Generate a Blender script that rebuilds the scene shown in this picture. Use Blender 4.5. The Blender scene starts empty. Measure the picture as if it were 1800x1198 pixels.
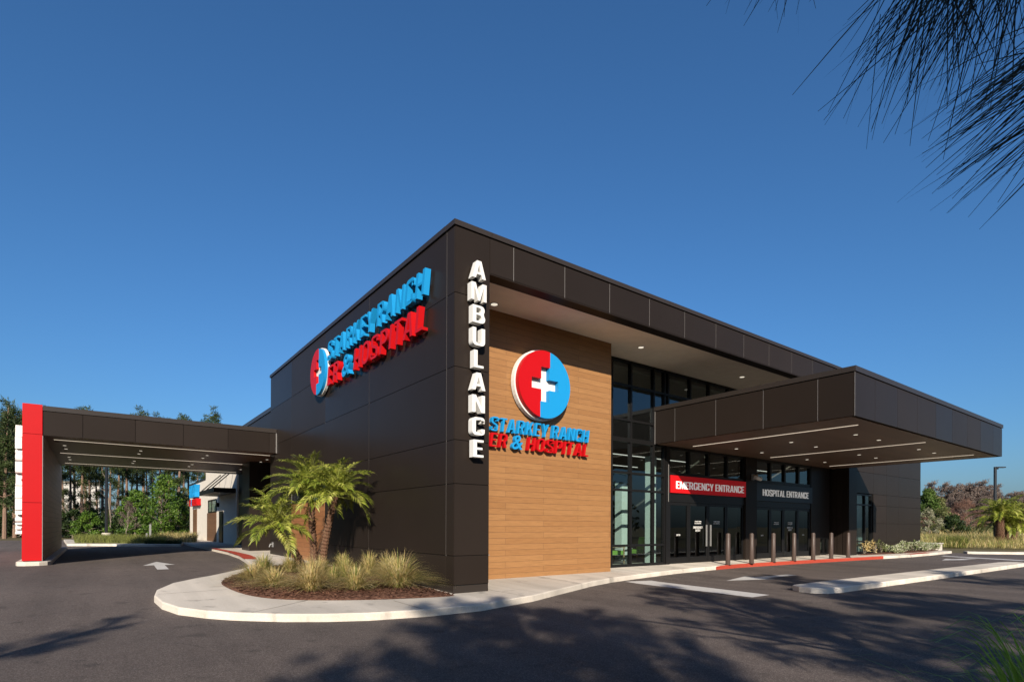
import bpy, bmesh, math, random
import numpy as np
from mathutils import Vector, Matrix
C = bpy.context.scene.collection
PI = math.pi
rad = math.radians

# ------------------------------------------------------------------ camera
YAW, ROLL = rad(36.76), rad(0.2236)
F0 = 982.2
fw = Vector((math.sin(YAW), math.cos(YAW), 0))
rt0 = Vector((math.cos(YAW), -math.sin(YAW), 0))
up0 = Vector((0, 0, 1))
rt = rt0 * math.cos(ROLL) + up0 * math.sin(ROLL)
upv = up0 * math.cos(ROLL) - rt0 * math.sin(ROLL)
CAM = Vector((-5.919, -9.918, 1.53))
cam = bpy.data.cameras.new('camera')
cam.sensor_width = 36
cam.lens = F0 / 1800 * 36
cam.shift_y = (923.7 - 599) / 1800
cam.clip_start = 0.05
cam.clip_end = 3000
co = bpy.data.objects.new('camera', cam)
C.objects.link(co)
m = Matrix.Identity(4)
for i in range(3):
    m[i][0], m[i][1], m[i][2], m[i][3] = rt[i], upv[i], -fw[i], CAM[i]
co.matrix_world = m
S = bpy.context.scene
S.camera = co

# ------------------------------------------------------------------ sky and sun
L = Vector((.64, 1.0, -.53)).normalized()
EL = math.asin(-L.z)
AZ = math.atan2(-L.x, -L.y)
w = bpy.data.worlds.new('World')
S.world = w
w.use_nodes = True
nt = w.node_tree
bg = nt.nodes['Background']
sky = nt.nodes.new('ShaderNodeTexSky')
sky.sky_type = 'NISHITA'
sky.sun_disc = False
sky.sun_elevation = EL
sky.sun_rotation = AZ
sky.altitude = 0
sky.air_density = 1.15
sky.dust_density = 1.6
sky.ozone_density = 10.0
hs_ = nt.nodes.new('ShaderNodeHueSaturation')
hs_.inputs['Hue'].default_value = .496
hs_.inputs['Saturation'].default_value = 1.02
nt.links.new(sky.outputs['Color'], hs_.inputs['Color'])
nt.links.new(hs_.outputs['Color'], bg.inputs['Color'])
bg.inputs['Strength'].default_value = 0.071
sl = bpy.data.lights.new('sun', 'SUN')
sl.energy = 5.0
sl.angle = rad(0.5)
sl.color = (1.0, .90, .77)
so = bpy.data.objects.new('sun', sl)
so.rotation_euler = L.to_track_quat('-Z', 'Y').to_euler()
so.location = (-30, -40, 40)
C.objects.link(so)
vs = S.view_settings
vs.view_transform = 'Standard'
vs.look = 'None'
vs.gamma = 1
vs.exposure = 0.9
S.render.engine = 'CYCLES'
S.cycles.max_bounces = 8
S.cycles.transparent_max_bounces = 16


# ------------------------------------------------------------------ materials
AK = .62     # swatches below were picked off lit paint chips; this brings them to real reflectance


def lin(h, k=None):
    k = AK if k is None else k
    h = h.lstrip('#')
    o = []
    for i in (0, 2, 4):
        c = int(h[i:i + 2], 16) / 255
        o.append(k * (c / 12.92 if c <= .04045 else ((c + .055) / 1.055) ** 2.4))
    return (*o, 1)


def mat(name, col, rough=.6, spec=.5, metal=0.0, noise=0.0, nscale=8.0, bump=0.0, bscale=200.0, trans=0.0, stretch=None, coat=0.0, k=None):
    M = bpy.data.materials.new(name)
    M.use_nodes = True
    n, l = M.node_tree.nodes, M.node_tree.links
    p = n['Principled BSDF']
    col = lin(col, k) if isinstance(col, str) else (*[c * (AK if k is None else k) for c in col[:3]], 1)
    p.inputs['Base Color'].default_value = col
    p.inputs['Roughness'].default_value = rough
    p.inputs['Specular IOR Level'].default_value = spec
    p.inputs['Metallic'].default_value = metal
    p.inputs['Coat Weight'].default_value = coat
    tc = n.new('ShaderNodeTexCoord')
    src = tc.outputs['Object']
    if stretch:
        mp = n.new('ShaderNodeMapping')
        mp.inputs['Scale'].default_value = stretch
        l.new(src, mp.inputs['Vector'])
        src = mp.outputs['Vector']
    if noise:
        t = n.new('ShaderNodeTexNoise')
        t.inputs['Scale'].default_value = nscale
        t.inputs['Detail'].default_value = 6
        l.new(src, t.inputs['Vector'])
        r = n.new('ShaderNodeMapRange')
        r.inputs['From Min'].default_value = .25
        r.inputs['From Max'].default_value = .75
        r.inputs['To Min'].default_value = 1 - noise
        r.inputs['To Max'].default_value = 1 + noise
        l.new(t.outputs['Fac'], r.inputs['Value'])
        mx = n.new('ShaderNodeVectorMath')
        mx.operation = 'SCALE'
        mx.inputs[0].default_value = col[:3]
        l.new(r.outputs['Result'], mx.inputs['Scale'])
        l.new(mx.outputs['Vector'], p.inputs['Base Color'])
    if bump:
        t2 = n.new('ShaderNodeTexNoise')
        t2.inputs['Scale'].default_value = bscale
        t2.inputs['Detail'].default_value = 4
        l.new(src, t2.inputs['Vector'])
        b = n.new('ShaderNodeBump')
        b.inputs['Strength'].default_value = bump
        b.inputs['Distance'].default_value = .01
        l.new(t2.outputs['Fac'], b.inputs['Height'])
        l.new(b.outputs['Normal'], p.inputs['Normal'])
    if trans:
        td = n.new('ShaderNodeBsdfTranslucent')
        td.inputs['Color'].default_value = (col[0] * 1.3, col[1] * 1.3, col[2] * .8, 1)
        ms = n.new('ShaderNodeMixShader')
        ms.inputs[0].default_value = trans
        l.new(p.outputs[0], ms.inputs[1])
        l.new(td.outputs[0], ms.inputs[2])
        l.new(ms.outputs[0], n['Material Output'].inputs['Surface'])
    return M


def leafmat(name, cols, rough=.5, trans=.25, scale=1.7):
    """foliage whose leaf colour wanders between a few real leaf colours"""
    M = mat(name, cols[0], rough, .3, trans=trans)
    n, l = M.node_tree.nodes, M.node_tree.links
    p = n['Principled BSDF']
    tc = n.new('ShaderNodeTexCoord')
    g = n.new('ShaderNodeNewGeometry')
    t = n.new('ShaderNodeTexNoise')
    t.inputs['Scale'].default_value = scale
    t.inputs['Detail'].default_value = 3
    l.new(tc.outputs['Object'], t.inputs['Vector'])
    ad = n.new('ShaderNodeMath')
    ad.operation = 'MULTIPLY_ADD'
    ad.inputs[1].default_value = .45
    l.new(g.outputs['Random Per Island'], ad.inputs[0])
    su = n.new('ShaderNodeMath')
    su.operation = 'MULTIPLY_ADD'
    su.inputs[1].default_value = 1.5
    su.inputs[2].default_value = -.47
    l.new(t.outputs['Fac'], su.inputs[0])
    l.new(su.outputs[0], ad.inputs[2])
    cr = n.new('ShaderNodeValToRGB')
    els = cr.color_ramp.elements
    for i, c in enumerate(cols):
        c = lin(c) if isinstance(c, str) else (*c[:3], 1)
        pos = i / (len(cols) - 1)
        if i < 1:
            e = els[0]
        elif i == len(cols) - 1:
            e = els[-1]
        else:
            e = els.new(pos)
        e.position = pos
        e.color = c
    l.new(ad.outputs[0], cr.inputs['Fac'])
    l.new(cr.outputs['Color'], p.inputs['Base Color'])
    if trans:
        td = [x for x in n if x.type == 'BSDF_TRANSLUCENT'][0]
        l.new(cr.outputs['Color'], td.inputs['Color'])
    return M


def woodmat(name, axis, c1, c2, joint, rough=.5, row=.152, width=2.55):
    M = mat(name, c1, rough, .35)
    n, l = M.node_tree.nodes, M.node_tree.links
    p = n['Principled BSDF']
    tc = n.new('ShaderNodeTexCoord')
    sp = n.new('ShaderNodeSeparateXYZ')
    l.new(tc.outputs['Object'], sp.inputs[0])
    cb = n.new('ShaderNodeCombineXYZ')
    l.new(sp.outputs[axis], cb.inputs[0])
    l.new(sp.outputs['Z'], cb.inputs[1])
    br = n.new('ShaderNodeTexBrick')
    br.inputs['Scale'].default_value = 1
    br.inputs['Brick Width'].default_value = width
    br.inputs['Row Height'].default_value = row
    br.inputs['Mortar Size'].default_value = .0035
    br.inputs['Mortar Smooth'].default_value = .1
    br.inputs['Color1'].default_value = lin(c1)
    br.inputs['Color2'].default_value = lin(c2)
    br.inputs['Mortar'].default_value = lin(joint)
    br.offset = .5
    l.new(cb.outputs[0], br.inputs['Vector'])
    mp = n.new('ShaderNodeMapping')
    mp.inputs['Scale'].default_value = (1.2, 26, 1)
    l.new(cb.outputs[0], mp.inputs['Vector'])
    t = n.new('ShaderNodeTexNoise')
    t.inputs['Scale'].default_value = 2.2
    t.inputs['Detail'].default_value = 8
    t.inputs['Distortion'].default_value = .6
    l.new(mp.outputs[0], t.inputs['Vector'])
    r = n.new('ShaderNodeMapRange')
    r.inputs['From Min'].default_value = .3
    r.inputs['From Max'].default_value = .7
    r.inputs['To Min'].default_value = .84
    r.inputs['To Max'].default_value = 1.13
    l.new(t.outputs['Fac'], r.inputs['Value'])
    mx = n.new('ShaderNodeVectorMath')
    mx.operation = 'SCALE'
    l.new(br.outputs['Color'], mx.inputs[0])
    l.new(r.outputs['Result'], mx.inputs['Scale'])
    l.new(mx.outputs['Vector'], p.inputs['Base Color'])
    b = n.new('ShaderNodeBump')
    b.inputs['Strength'].default_value = .5
    b.inputs['Distance'].default_value = .004
    b.invert = True
    l.new(br.outputs['Fac'], b.inputs['Height'])
    l.new(b.outputs['Normal'], p.inputs['Normal'])
    return M


def emitmat(name, col, st):
    M = bpy.data.materials.new(name)
    M.use_nodes = True
    p = M.node_tree.nodes['Principled BSDF']
    p.inputs['Base Color'].default_value = (.8, .8, .8, 1)
    p.inputs['Emission Color'].default_value = (*col, 1)
    p.inputs['Emission Strength'].default_value = st
    return M


def glassmat(name, tint, refl=1.45):
    M = bpy.data.materials.new(name)
    M.use_nodes = True
    n, l = M.node_tree.nodes, M.node_tree.links
    n.remove(n['Principled BSDF'])
    tr = n.new('ShaderNodeBsdfTransparent')
    tr.inputs[0].default_value = (*tint, 1)
    gl = n.new('ShaderNodeBsdfGlossy')
    gl.inputs['Roughness'].default_value = 0.01
    gl.inputs['Color'].default_value = (.85, .93, .95, 1)
    fr = n.new('ShaderNodeFresnel')
    ge = n.new('ShaderNodeNewGeometry')
    io = n.new('ShaderNodeMapRange')
    io.inputs['To Min'].default_value = refl
    io.inputs['To Max'].default_value = 1 / refl
    l.new(ge.outputs['Backfacing'], io.inputs['Value'])
    l.new(io.outputs['Result'], fr.inputs['IOR'])
    tc = n.new('ShaderNodeTexCoord')
    t = n.new('ShaderNodeTexNoise')
    t.inputs['Scale'].default_value = .8
    l.new(tc.outputs['Object'], t.inputs['Vector'])
    b = n.new('ShaderNodeBump')
    b.inputs['Strength'].default_value = .06
    b.inputs['Distance'].default_value = .05
    l.new(t.outputs['Fac'], b.inputs['Height'])
    l.new(b.outputs['Normal'], gl.inputs['Normal'])
    mx = n.new('ShaderNodeMixShader')
    l.new(fr.outputs[0], mx.inputs[0])
    l.new(tr.outputs[0], mx.inputs[1])
    l.new(gl.outputs[0], mx.inputs[2])
    l.new(mx.outputs[0], n['Material Output'].inputs['Surface'])
    return M


def groundmat(name, c, spec_c, rough=.85, blot=.16, scale=260., bump=.4, crack=False):
    M = mat(name, c, rough, .3)
    n, l = M.node_tree.nodes, M.node_tree.links
    p = n['Principled BSDF']
    tc = n.new('ShaderNodeTexCoord')
    a = n.new('ShaderNodeTexNoise')
    a.inputs['Scale'].default_value = .35
    a.inputs['Detail'].default_value = 7
    a.inputs['Roughness'].default_value = .6
    l.new(tc.outputs['Object'], a.inputs['Vector'])
    r = n.new('ShaderNodeMapRange')
    r.inputs['From Min'].default_value = .3
    r.inputs['From Max'].default_value = .7
    r.inputs['To Min'].default_value = 1 - blot
    r.inputs['To Max'].default_value = 1 + blot
    l.new(a.outputs['Fac'], r.inputs['Value'])
    v = n.new('ShaderNodeTexVoronoi')
    v.inputs['Scale'].default_value = scale * .45
    l.new(tc.outputs['Object'], v.inputs['Vector'])
    cr = n.new('ShaderNodeMix')
    cr.data_type = 'RGBA'
    cc = lin(c)
    cr.inputs[6].default_value = cc
    cr.inputs[7].default_value = lin(spec_c)
    pw = n.new('ShaderNodeMath')
    pw.operation = 'POWER'
    pw.inputs[1].default_value = 3.0
    sx = n.new('ShaderNodeSeparateColor')
    l.new(v.outputs['Color'], sx.inputs[0])
    l.new(sx.outputs[0], pw.inputs[0])
    l.new(pw.outputs[0], cr.inputs[0])
    mx = n.new('ShaderNodeVectorMath')
    mx.operation = 'SCALE'
    l.new(cr.outputs[2], mx.inputs[0])
    l.new(r.outputs['Result'], mx.inputs['Scale'])
    l.new(mx.outputs['Vector'], p.inputs['Base Color'])
    t2 = n.new('ShaderNodeTexNoise')
    t2.inputs['Scale'].default_value = scale
    t2.inputs['Detail'].default_value = 3
    l.new(tc.outputs['Object'], t2.inputs['Vector'])
    b = n.new('ShaderNodeBump')
    b.inputs['Strength'].default_value = bump
    b.inputs['Distance'].default_value = .006
    l.new(t2.outputs['Fac'], b.inputs['Height'])
    l.new(b.outputs['Normal'], p.inputs['Normal'])
    return M


M_PANEL = mat('dark_panel', (.0265, .0198, .0160), .34, .08, noise=.07, nscale=.6)
n_, l_ = M_PANEL.node_tree.nodes, M_PANEL.node_tree.links
g_ = n_.new('ShaderNodeNewGeometry')
r_ = n_.new('ShaderNodeMapRange')
r_.inputs['To Min'].default_value = .27
r_.inputs['To Max'].default_value = .40
l_.new(g_.outputs['Random Per Island'], r_.inputs['Value'])
l_.new(r_.outputs['Result'], n_['Principled BSDF'].inputs['Roughness'])
r2_ = n_.new('ShaderNodeMapRange')
r2_.inputs['To Min'].default_value = .9
r2_.inputs['To Max'].default_value = 1.12
l_.new(g_.outputs['Random Per Island'], r2_.inputs['Value'])
m2_ = n_.new('ShaderNodeVectorMath')
m2_.operation = 'SCALE'
src_ = n_['Principled BSDF'].inputs['Base Color'].links[0].from_socket
l_.new(src_, m2_.inputs[0])
l_.new(r2_.outputs['Result'], m2_.inputs['Scale'])
l_.new(m2_.outputs['Vector'], n_['Principled BSDF'].inputs['Base Color'])
t_ = n_.new('ShaderNodeTexNoise')
t_.inputs['Scale'].default_value = .9
b_ = n_.new('ShaderNodeBump')
b_.inputs['Strength'].default_value = .12
b_.inputs['Distance'].default_value = .03
l_.new([q for q in n_ if q.type == 'TEX_COORD'][0].outputs['Object'], t_.inputs['Vector'])
l_.new(t_.outputs['Fac'], b_.inputs['Height'])
l_.new(b_.outputs['Normal'], n_['Principled BSDF'].inputs['Normal'])
M_GAP = mat('panel_gap', (.006, .006, .006), .8, .2)
M_COPING = mat('coping_metal', (.038, .030, .025), .36, .25)
M_TRIM = mat('bright_trim', (.32, .30, .28), .4, .5)
M_BLACK = mat('black_frame', (.010, .0095, .0095), .4, .25)
M_SOFFIT = mat('stucco_soffit', '#e8dac6', .9, .2, noise=.05, nscale=3, bump=.25, bscale=120, k=1)
M_DSOFF = woodmat('plank_soffit', 'Y', '#856a57', '#775e4d', '#3a2d26', .42, .3, 6)
M_WOOD = woodmat('wood_cladding', 'X', '#a87a4c', '#9e7044', '#6d4a2e', .55)
M_WOODY = woodmat('wood_cladding_side', 'Y', '#a8744a', '#9a6740', '#4a2c16', .5)
M_WOODD = woodmat('wood_pylon_lining', 'Y', '#a07658', '#8c654a', '#3a2618', .55, .2)
M_RED = mat('red_paint', '#c20b12', .5, .15, noise=.03, nscale=2)
M_REDL = mat('red_letter', '#c60e15', .45, .2)
M_BLUE = mat('blue_letter', '#1c98d8', .45, .25)
M_WHITE = mat('white_letter', '#f2f0ea', .5, .25)
M_SIGNRED = mat('sign_red', '#cf1319', .5, .2)
for m_, c_, e_ in ((M_SIGNRED, (.55, .012, .018), .11),):
    m_.node_tree.nodes['Principled BSDF'].inputs['Emission Color'].default_value = (*c_, 1)
    m_.node_tree.nodes['Principled BSDF'].inputs['Emission Strength'].default_value = e_
M_SIGNNAVY = mat('sign_navy', '#10131d', .4, .4)
M_SIGNTXT = mat('sign_white', '#efece8', .5, .3, k=1)
M_SIGNTXT.node_tree.nodes['Principled BSDF'].inputs['Emission Color'].default_value = (1, .98, .95, 1)     # letters have a faint emission of their own
M_SIGNTXT.node_tree.nodes['Principled BSDF'].inputs['Emission Strength'].default_value = .1
M_ASPH = groundmat('asphalt', '#574c46', '#8f837b', .9, .15, 240, .5)
def wear(M, tracks=True):
    n, l = M.node_tree.nodes, M.node_tree.links
    p = n['Principled BSDF']
    src = p.inputs['Base Color'].links[0].from_socket
    tc = [q for q in n if q.type == 'TEX_COORD'][0].outputs['Object']
    fac = None
    for sc_, rot, lo, hi, a_, b_ in ((( .9, .05, 1), .35, .35, .7, .80, 1.12), ((2.1, .12, 1), -.75, .5, .72, 1.0, .84), ((2.4, 2.4, 1), 0, .60, .72, 1.0, .62), ((.12, .12, 1), 0, .3, .7, .84, 1.14)):
        mp = n.new('ShaderNodeMapping')
        mp.inputs['Rotation'].default_value = (0, 0, rot)
        mp.inputs['Scale'].default_value = sc_
        l.new(tc, mp.inputs['Vector'])
        t = n.new('ShaderNodeTexNoise')
        t.inputs['Scale'].default_value = 1
        t.inputs['Detail'].default_value = 4
        l.new(mp.outputs[0], t.inputs['Vector'])
        r = n.new('ShaderNodeMapRange')
        r.inputs['From Min'].default_value = lo
        r.inputs['From Max'].default_value = hi
        r.inputs['To Min'].default_value = a_
        r.inputs['To Max'].default_value = b_
        l.new(t.outputs['Fac'], r.inputs['Value'])
        m_ = n.new('ShaderNodeVectorMath')
        m_.operation = 'SCALE'
        l.new(src, m_.inputs[0])
        l.new(r.outputs['Result'], m_.inputs['Scale'])
        src = m_.outputs['Vector']
    if tracks:
        # hairline cracks
        nz = n.new('ShaderNodeTexNoise')
        nz.inputs['Scale'].default_value = 1.1
        nz.inputs['Detail'].default_value = 6
        l.new(tc, nz.inputs['Vector'])
        ad = n.new('ShaderNodeVectorMath')
        ad.operation = 'MULTIPLY_ADD'
        ad.inputs[1].default_value = (1.1, 1.1, 1.1)
        l.new(nz.outputs['Color'], ad.inputs[0])
        l.new(tc, ad.inputs[2])
        vo = n.new('ShaderNodeTexVoronoi')
        vo.feature = 'DISTANCE_TO_EDGE'
        vo.inputs['Scale'].default_value = .16
        l.new(ad.outputs['Vector'], vo.inputs['Vector'])
        r = n.new('ShaderNodeMapRange')
        r.inputs['From Max'].default_value = .0022
        r.inputs['To Min'].default_value = .62
        r.inputs['To Max'].default_value = 1.0
        l.new(vo.outputs['Distance'], r.inputs['Value'])
        m_ = n.new('ShaderNodeVectorMath')
        m_.operation = 'SCALE'
        l.new(src, m_.inputs[0])
        l.new(r.outputs['Result'], m_.inputs['Scale'])
        src = m_.outputs['Vector']
    l.new(src, p.inputs['Base Color'])


wear(M_ASPH)
M_CONC = groundmat('concrete', '#e6dac9', '#f0e7d9', .85, .07, 160, .25)
wear(M_CONC, False)
M_REDKERB = groundmat('red_kerb_paint', '#b4402c', '#c05a44', .75, .14, 120, .3)
M_PAINT = groundmat('road_paint', '#e0ddd8', '#c8c4be', .7, .06, 200, .4)
M_JOINT = mat('concrete_joint', '#6f665b', .95, .1, noise=.2, nscale=20)
M_MULCH = groundmat('mulch', '#5c3a2a', '#8a644f', .9, .3, 55, 1.0)
M_EARTH = groundmat('earth', '#5e5433', '#7d7148', .95, .3, 20, .6)
M_GLASS = glassmat('window_glass', (.58, .68, .66), 1.95)
M_GLASS2 = glassmat('door_glass', (.24, .27, .27), 1.55)
M_TEAL = mat('interior_column_paint', '#c8d2cc', .6, .3, k=1)
M_INT = mat('interior_wall_paint', '#6b665f', .8, .3, k=1)
M_INTF = mat('interior_floor', '#6e5c4c', .5, .4, noise=.1, nscale=3)
M_LED = emitmat('led_strip', (1, .84, .64), .42)
M_LED2 = emitmat('indoor_led_strip', (1, .93, .82), .55)
M_DOWN = emitmat('downlight_lens', (1, .9, .72), .42)
M_CHAIR = mat('green_upholstery', '#719a40', .7, .3, noise=.05, nscale=6, k=1)
M_CHLEG = mat('pale_wood', '#b89a74', .5, .3)
M_BOLL = mat('bollard_bronze', '#554740', .45, .25)
M_STUCCO = mat('cream_stucco', '#ece3d3', .9, .2, noise=.05, nscale=2, bump=.2, bscale=90)
M_STUCCO2 = mat('far_white_wall', '#cfcac2', .9, .2, noise=.05, nscale=.4)
M_CREAMTRIM = mat('cream_trim', '#b5ab9a', .8, .2)
M_WOODB = woodmat('annex_wood', 'Y', '#7c5a3f', '#6f4f36', '#3b281a', .6, .2)
M_GREYM = mat('grey_metal', '#8e8d8b', .4, .5)
M_POLE = mat('dark_pole_paint', '#1f2226', .4, .5)
M_PALMTRUNK = mat('palm_trunk', '#6a4c3a', .9, .2, noise=.45, nscale=28)
M_PALMBOOT = mat('palm_boot', '#94765e', .85, .2, noise=.4, nscale=30)
M_FROND = leafmat('palm_frond', ['#4a5c1c', '#7f8f30', '#b2b54c', '#dcd688'], .42, .3, 2.0)
M_RACH = mat('palm_rachis', '#9aa34e', .5, .3)
M_BLADEG = leafmat('grass_blade_green', ['#74803a', '#98a04c', '#b8b66a'], .6, .35, 5)
M_BLADET = leafmat('grass_blade_tan', ['#c2a566', '#e2c886', '#f4e5b8'], .65, .3, 5)
M_BARK = mat('pine_bark', '#8a7160', .95, .2, noise=.4, nscale=9, stretch=(3, 3, .6), bump=.6, bscale=30)
M_BARKG = mat('grey_bark', '#857a6c', .95, .2, noise=.3, nscale=9, stretch=(3, 3, .6))
M_NEEDLE = leafmat('pine_needles', ['#26331a', '#37461f', '#4b5a2b', '#5e6a35'], .6, .2, .7)
M_LIME = leafmat('bright_leaves', ['#33481c', '#4f7026', '#6d8e32', '#8ea548'], .5, .4, 1.1)
M_DARKLF = leafmat('dark_leaves', ['#1c2913', '#2b3c1a', '#3c5020', '#52652b'], .6, .25, .7)
M_OLIVE = leafmat('olive_leaves', ['#4a5426', '#69713a', '#7f8450', '#93875c'], .6, .3, .6)
M_MIDLF = leafmat('mid_leaves', ['#33451d', '#4a6327', '#617a34', '#7a8a46'], .6, .25, .5)
M_MOSS = leafmat('grey_moss', ['#54463f', '#6d5d55', '#84746a', '#9a8b81'], .9, .2, .5)
M_RUST = leafmat('russet_twigs', ['#6f5044', '#8a6656', '#9b7a68'], .9, .2, 1)
M_WHITEF = leafmat('white_blossom', ['#5d6640', '#84875f', '#aaa787', '#d6d2bd'], .7, .3, 2)
M_VARIEG = leafmat('variegated_leaves', ['#4b6228', '#8b9a5c', '#cfcfae', '#e6e3cc'], .5, .3, 6)
M_NEARN = leafmat('near_needles', ['#0f150a', '#161f0d', '#232a15'], .55, .08, 3)  # pine needles coloured near black, the crown's shade put into the colour
M_BACKG = leafmat('tall_blade', ['#6f9c2e', '#98c444', '#c0e070'], .45, .4, 3)


# ------------------------------------------------------------------ mesh helpers
class MB:
    def __init__(s):
        s.v, s.f, s.m = [], [], []

    def add(s, V, Fs, mi=0):
        o = len(s.v)
        s.v += [tuple(p) for p in V]
        s.f += [tuple(i + o for i in q) for q in Fs]
        s.m += [mi] * len(Fs)

    def box(s, x0, x1, y0, y1, z0, z1, mi=0):
        x0, x1 = min(x0, x1), max(x0, x1)
        y0, y1 = min(y0, y1), max(y0, y1)
        z0, z1 = min(z0, z1), max(z0, z1)
        V = [(x0, y0, z0), (x1, y0, z0), (x1, y1, z0), (x0, y1, z0), (x0, y0, z1), (x1, y0, z1), (x1, y1, z1), (x0, y1, z1)]
        s.add(V, [(0, 3, 2, 1), (4, 5, 6, 7), (0, 1, 5, 4), (1, 2, 6, 5), (2, 3, 7, 6), (3, 0, 4, 7)], mi)

    def tube(s, pts, radii, n=8, mi=0, cap=True):
        pts = [Vector(p) for p in pts]
        o = len(s.v)
        N = len(pts)
        for i, p in enumerate(pts):
            d = (pts[min(i + 1, N - 1)] - pts[max(i - 1, 0)]).normalized()
            a = d.cross(Vector((0, 0, 1)))
            if a.length < 1e-3:
                a = d.cross(Vector((1, 0, 0)))
            a.normalize()
            b = d.cross(a)
            r = radii[i] if hasattr(radii, '__len__') else radii
            for k in range(n):
                t = 2 * PI * k / n
                s.v.append(tuple(p + a * (r * math.cos(t)) + b * (r * math.sin(t))))
        for i in range(N - 1):
            for k in range(n):
                k2 = (k + 1) % n
                s.f.append((o + i * n + k, o + i * n + k2, o + (i + 1) * n + k2, o + (i + 1) * n + k))
                s.m.append(mi)
        if cap:
            s.f.append(tuple(o + k for k in range(n)))
            s.f.append(tuple(o + (N - 1) * n + k for k in reversed(range(n))))
            s.m += [mi, mi]

    def quads(s, A, mi=0):
        """A: (n,k,3) array of separate polygons"""
        o = len(s.v)
        n, k, _ = A.shape
        s.v += [tuple(p) for p in A.reshape(-1, 3).tolist()]
        s.f += [tuple(range(o + i * k, o + (i + 1) * k)) for i in range(n)]
        s.m += [mi] * n

    def mesh(s, name, mats):
        me = bpy.data.meshes.new(name)
        me.from_pydata(s.v, [], s.f)
        mats = mats if isinstance(mats, (list, tuple)) else [mats]
        for q in mats:
            me.materials.append(q)
        if len(mats) > 1:
            me.polygons.foreach_set('material_index', s.m)
        me.update()
        return me

    def build(s, name, mats, parent=None, loc=None, smooth=False, bevel=0):
        me = s.mesh(name, mats)
        if smooth:
            me.polygons.foreach_set('use_smooth', [True] * len(me.polygons))
        o = bpy.data.objects.new(name, me)
        C.objects.link(o)
        if loc is not None:
            o.location = loc
        if parent:
            o.parent = parent
        if bevel:
            b = o.modifiers.new('bevel', 'BEVEL')
            b.width = bevel
            b.segments = 2
            b.limit_method = 'ANGLE'
        return o


def tag(o, label, cat, group=None):
    o['label'] = label
    o['category'] = cat
    if group:
        o['group'] = group
    return o


def thing(name, label, cat, loc=(0, 0, 0), rz=0, group=None):
    o = bpy.data.objects.new(name, None)
    C.objects.link(o)
    o.location = loc
    o.rotation_euler = (0, 0, rz)
    return tag(o, label, cat, group)


def dup(root, loc, rz=0, label=None, sc=1.0):
    r = root.copy()
    C.objects.link(r)
    r.location = loc
    r.rotation_euler = (0, 0, rz)
    r.scale = (sc, sc, sc)
    if label:
        r['label'] = label
    for ch in list(root.children):
        c = ch.copy()
        C.objects.link(c)
        c.parent = r
        for g in list(ch.children):
            d = g.copy()
            C.objects.link(d)
            d.parent = c
    return r


def structure(o):
    o['kind'] = 'structure'
    return o


def stuff(o):
    o['kind'] = 'stuff'
    return o


def gz(y):
    return 0.0 if y < 0 else .03 * min(y, 5) + .004 * max(0, min(y - 5, 13))


def gp(px, D):
    """ground point at depth D on the bearing of column px"""
    p = CAM + (fw + rt0 * ((px - 900) / F0)) * D
    return Vector((p.x, p.y, gz(p.y)))


def panels(mb, plane, at, us, zs, out=-1, th=.02, gap=.013, mi=0):
    """flat cassette panels on a wall: plane 'X' (wall x=at) or 'Y' (wall y=at), facing the out side"""
    for i in range(len(us) - 1):
        for j in range(len(zs) - 1):
            a0, a1 = us[i] + gap / 2, us[i + 1] - gap / 2
            z0, z1 = zs[j] + gap / 2, zs[j + 1] - gap / 2
            if plane == 'X':
                mb.box(at, at - out * th, a0, a1, z0, z1, mi)
            else:
                mb.box(a0, a1, at, at - out * th, z0, z1, mi)


# ------------------------------------------------------------------ lettering (own bold condensed capitals)
def chaikin(p, it=3):
    for _ in range(it):
        q = [p[0]]
        for a, b in zip(p[:-1], p[1:]):
            q += [(a[0] * .75 + b[0] * .25, a[1] * .75 + b[1] * .25), (a[0] * .25 + b[0] * .75, a[1] * .25 + b[1] * .75)]
        q.append(p[-1])
        p = q
    return p


def stroke(p, wx, wy, smooth=True):
    """outline of a pen stroke: the pen is wx wide on upright runs and wy on level ones"""
    if smooth:
        p = chaikin(p)
    l, r = [], []
    N = len(p)
    for i in range(N):
        a, b = p[max(i - 1, 0)], p[min(i + 1, N - 1)]
        dx, dy = b[0] - a[0], b[1] - a[1]
        d = math.hypot(dx, dy) or 1
        nx, ny = -dy / d * wx / 2, dx / d * wy / 2
        l.append((p[i][0] + nx, p[i][1] + ny))
        r.append((p[i][0] - nx, p[i][1] - ny))
    return [l + r[::-1]]


def rr(x0, y0, x1, y1, rx, ry=None, n=5, left=True):
    ry = ry or rx
    o = []
    for cx_, cy_, a0 in ((x1 - rx, y0 + ry, -90), (x1 - rx, y1 - ry, 0)):
        o += [(cx_ + rx * math.cos(rad(a0 + 90 * k / n)), cy_ + ry * math.sin(rad(a0 + 90 * k / n))) for k in range(n + 1)]
    if left:
        for cx_, cy_, a0 in ((x0 + rx, y1 - ry, 90), (x0 + rx, y0 + ry, 180)):
            o += [(cx_ + rx * math.cos(rad(a0 + 90 * k / n)), cy_ + ry * math.sin(rad(a0 + 90 * k / n))) for k in range(n + 1)]
    else:
        o += [(x0, y1), (x0, y0)]
    return o


def bowl(x0, y0, x1, y1, rx, ry):
    return rr(x0, y0, x1, y1, rx, ry, left=False)


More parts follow.
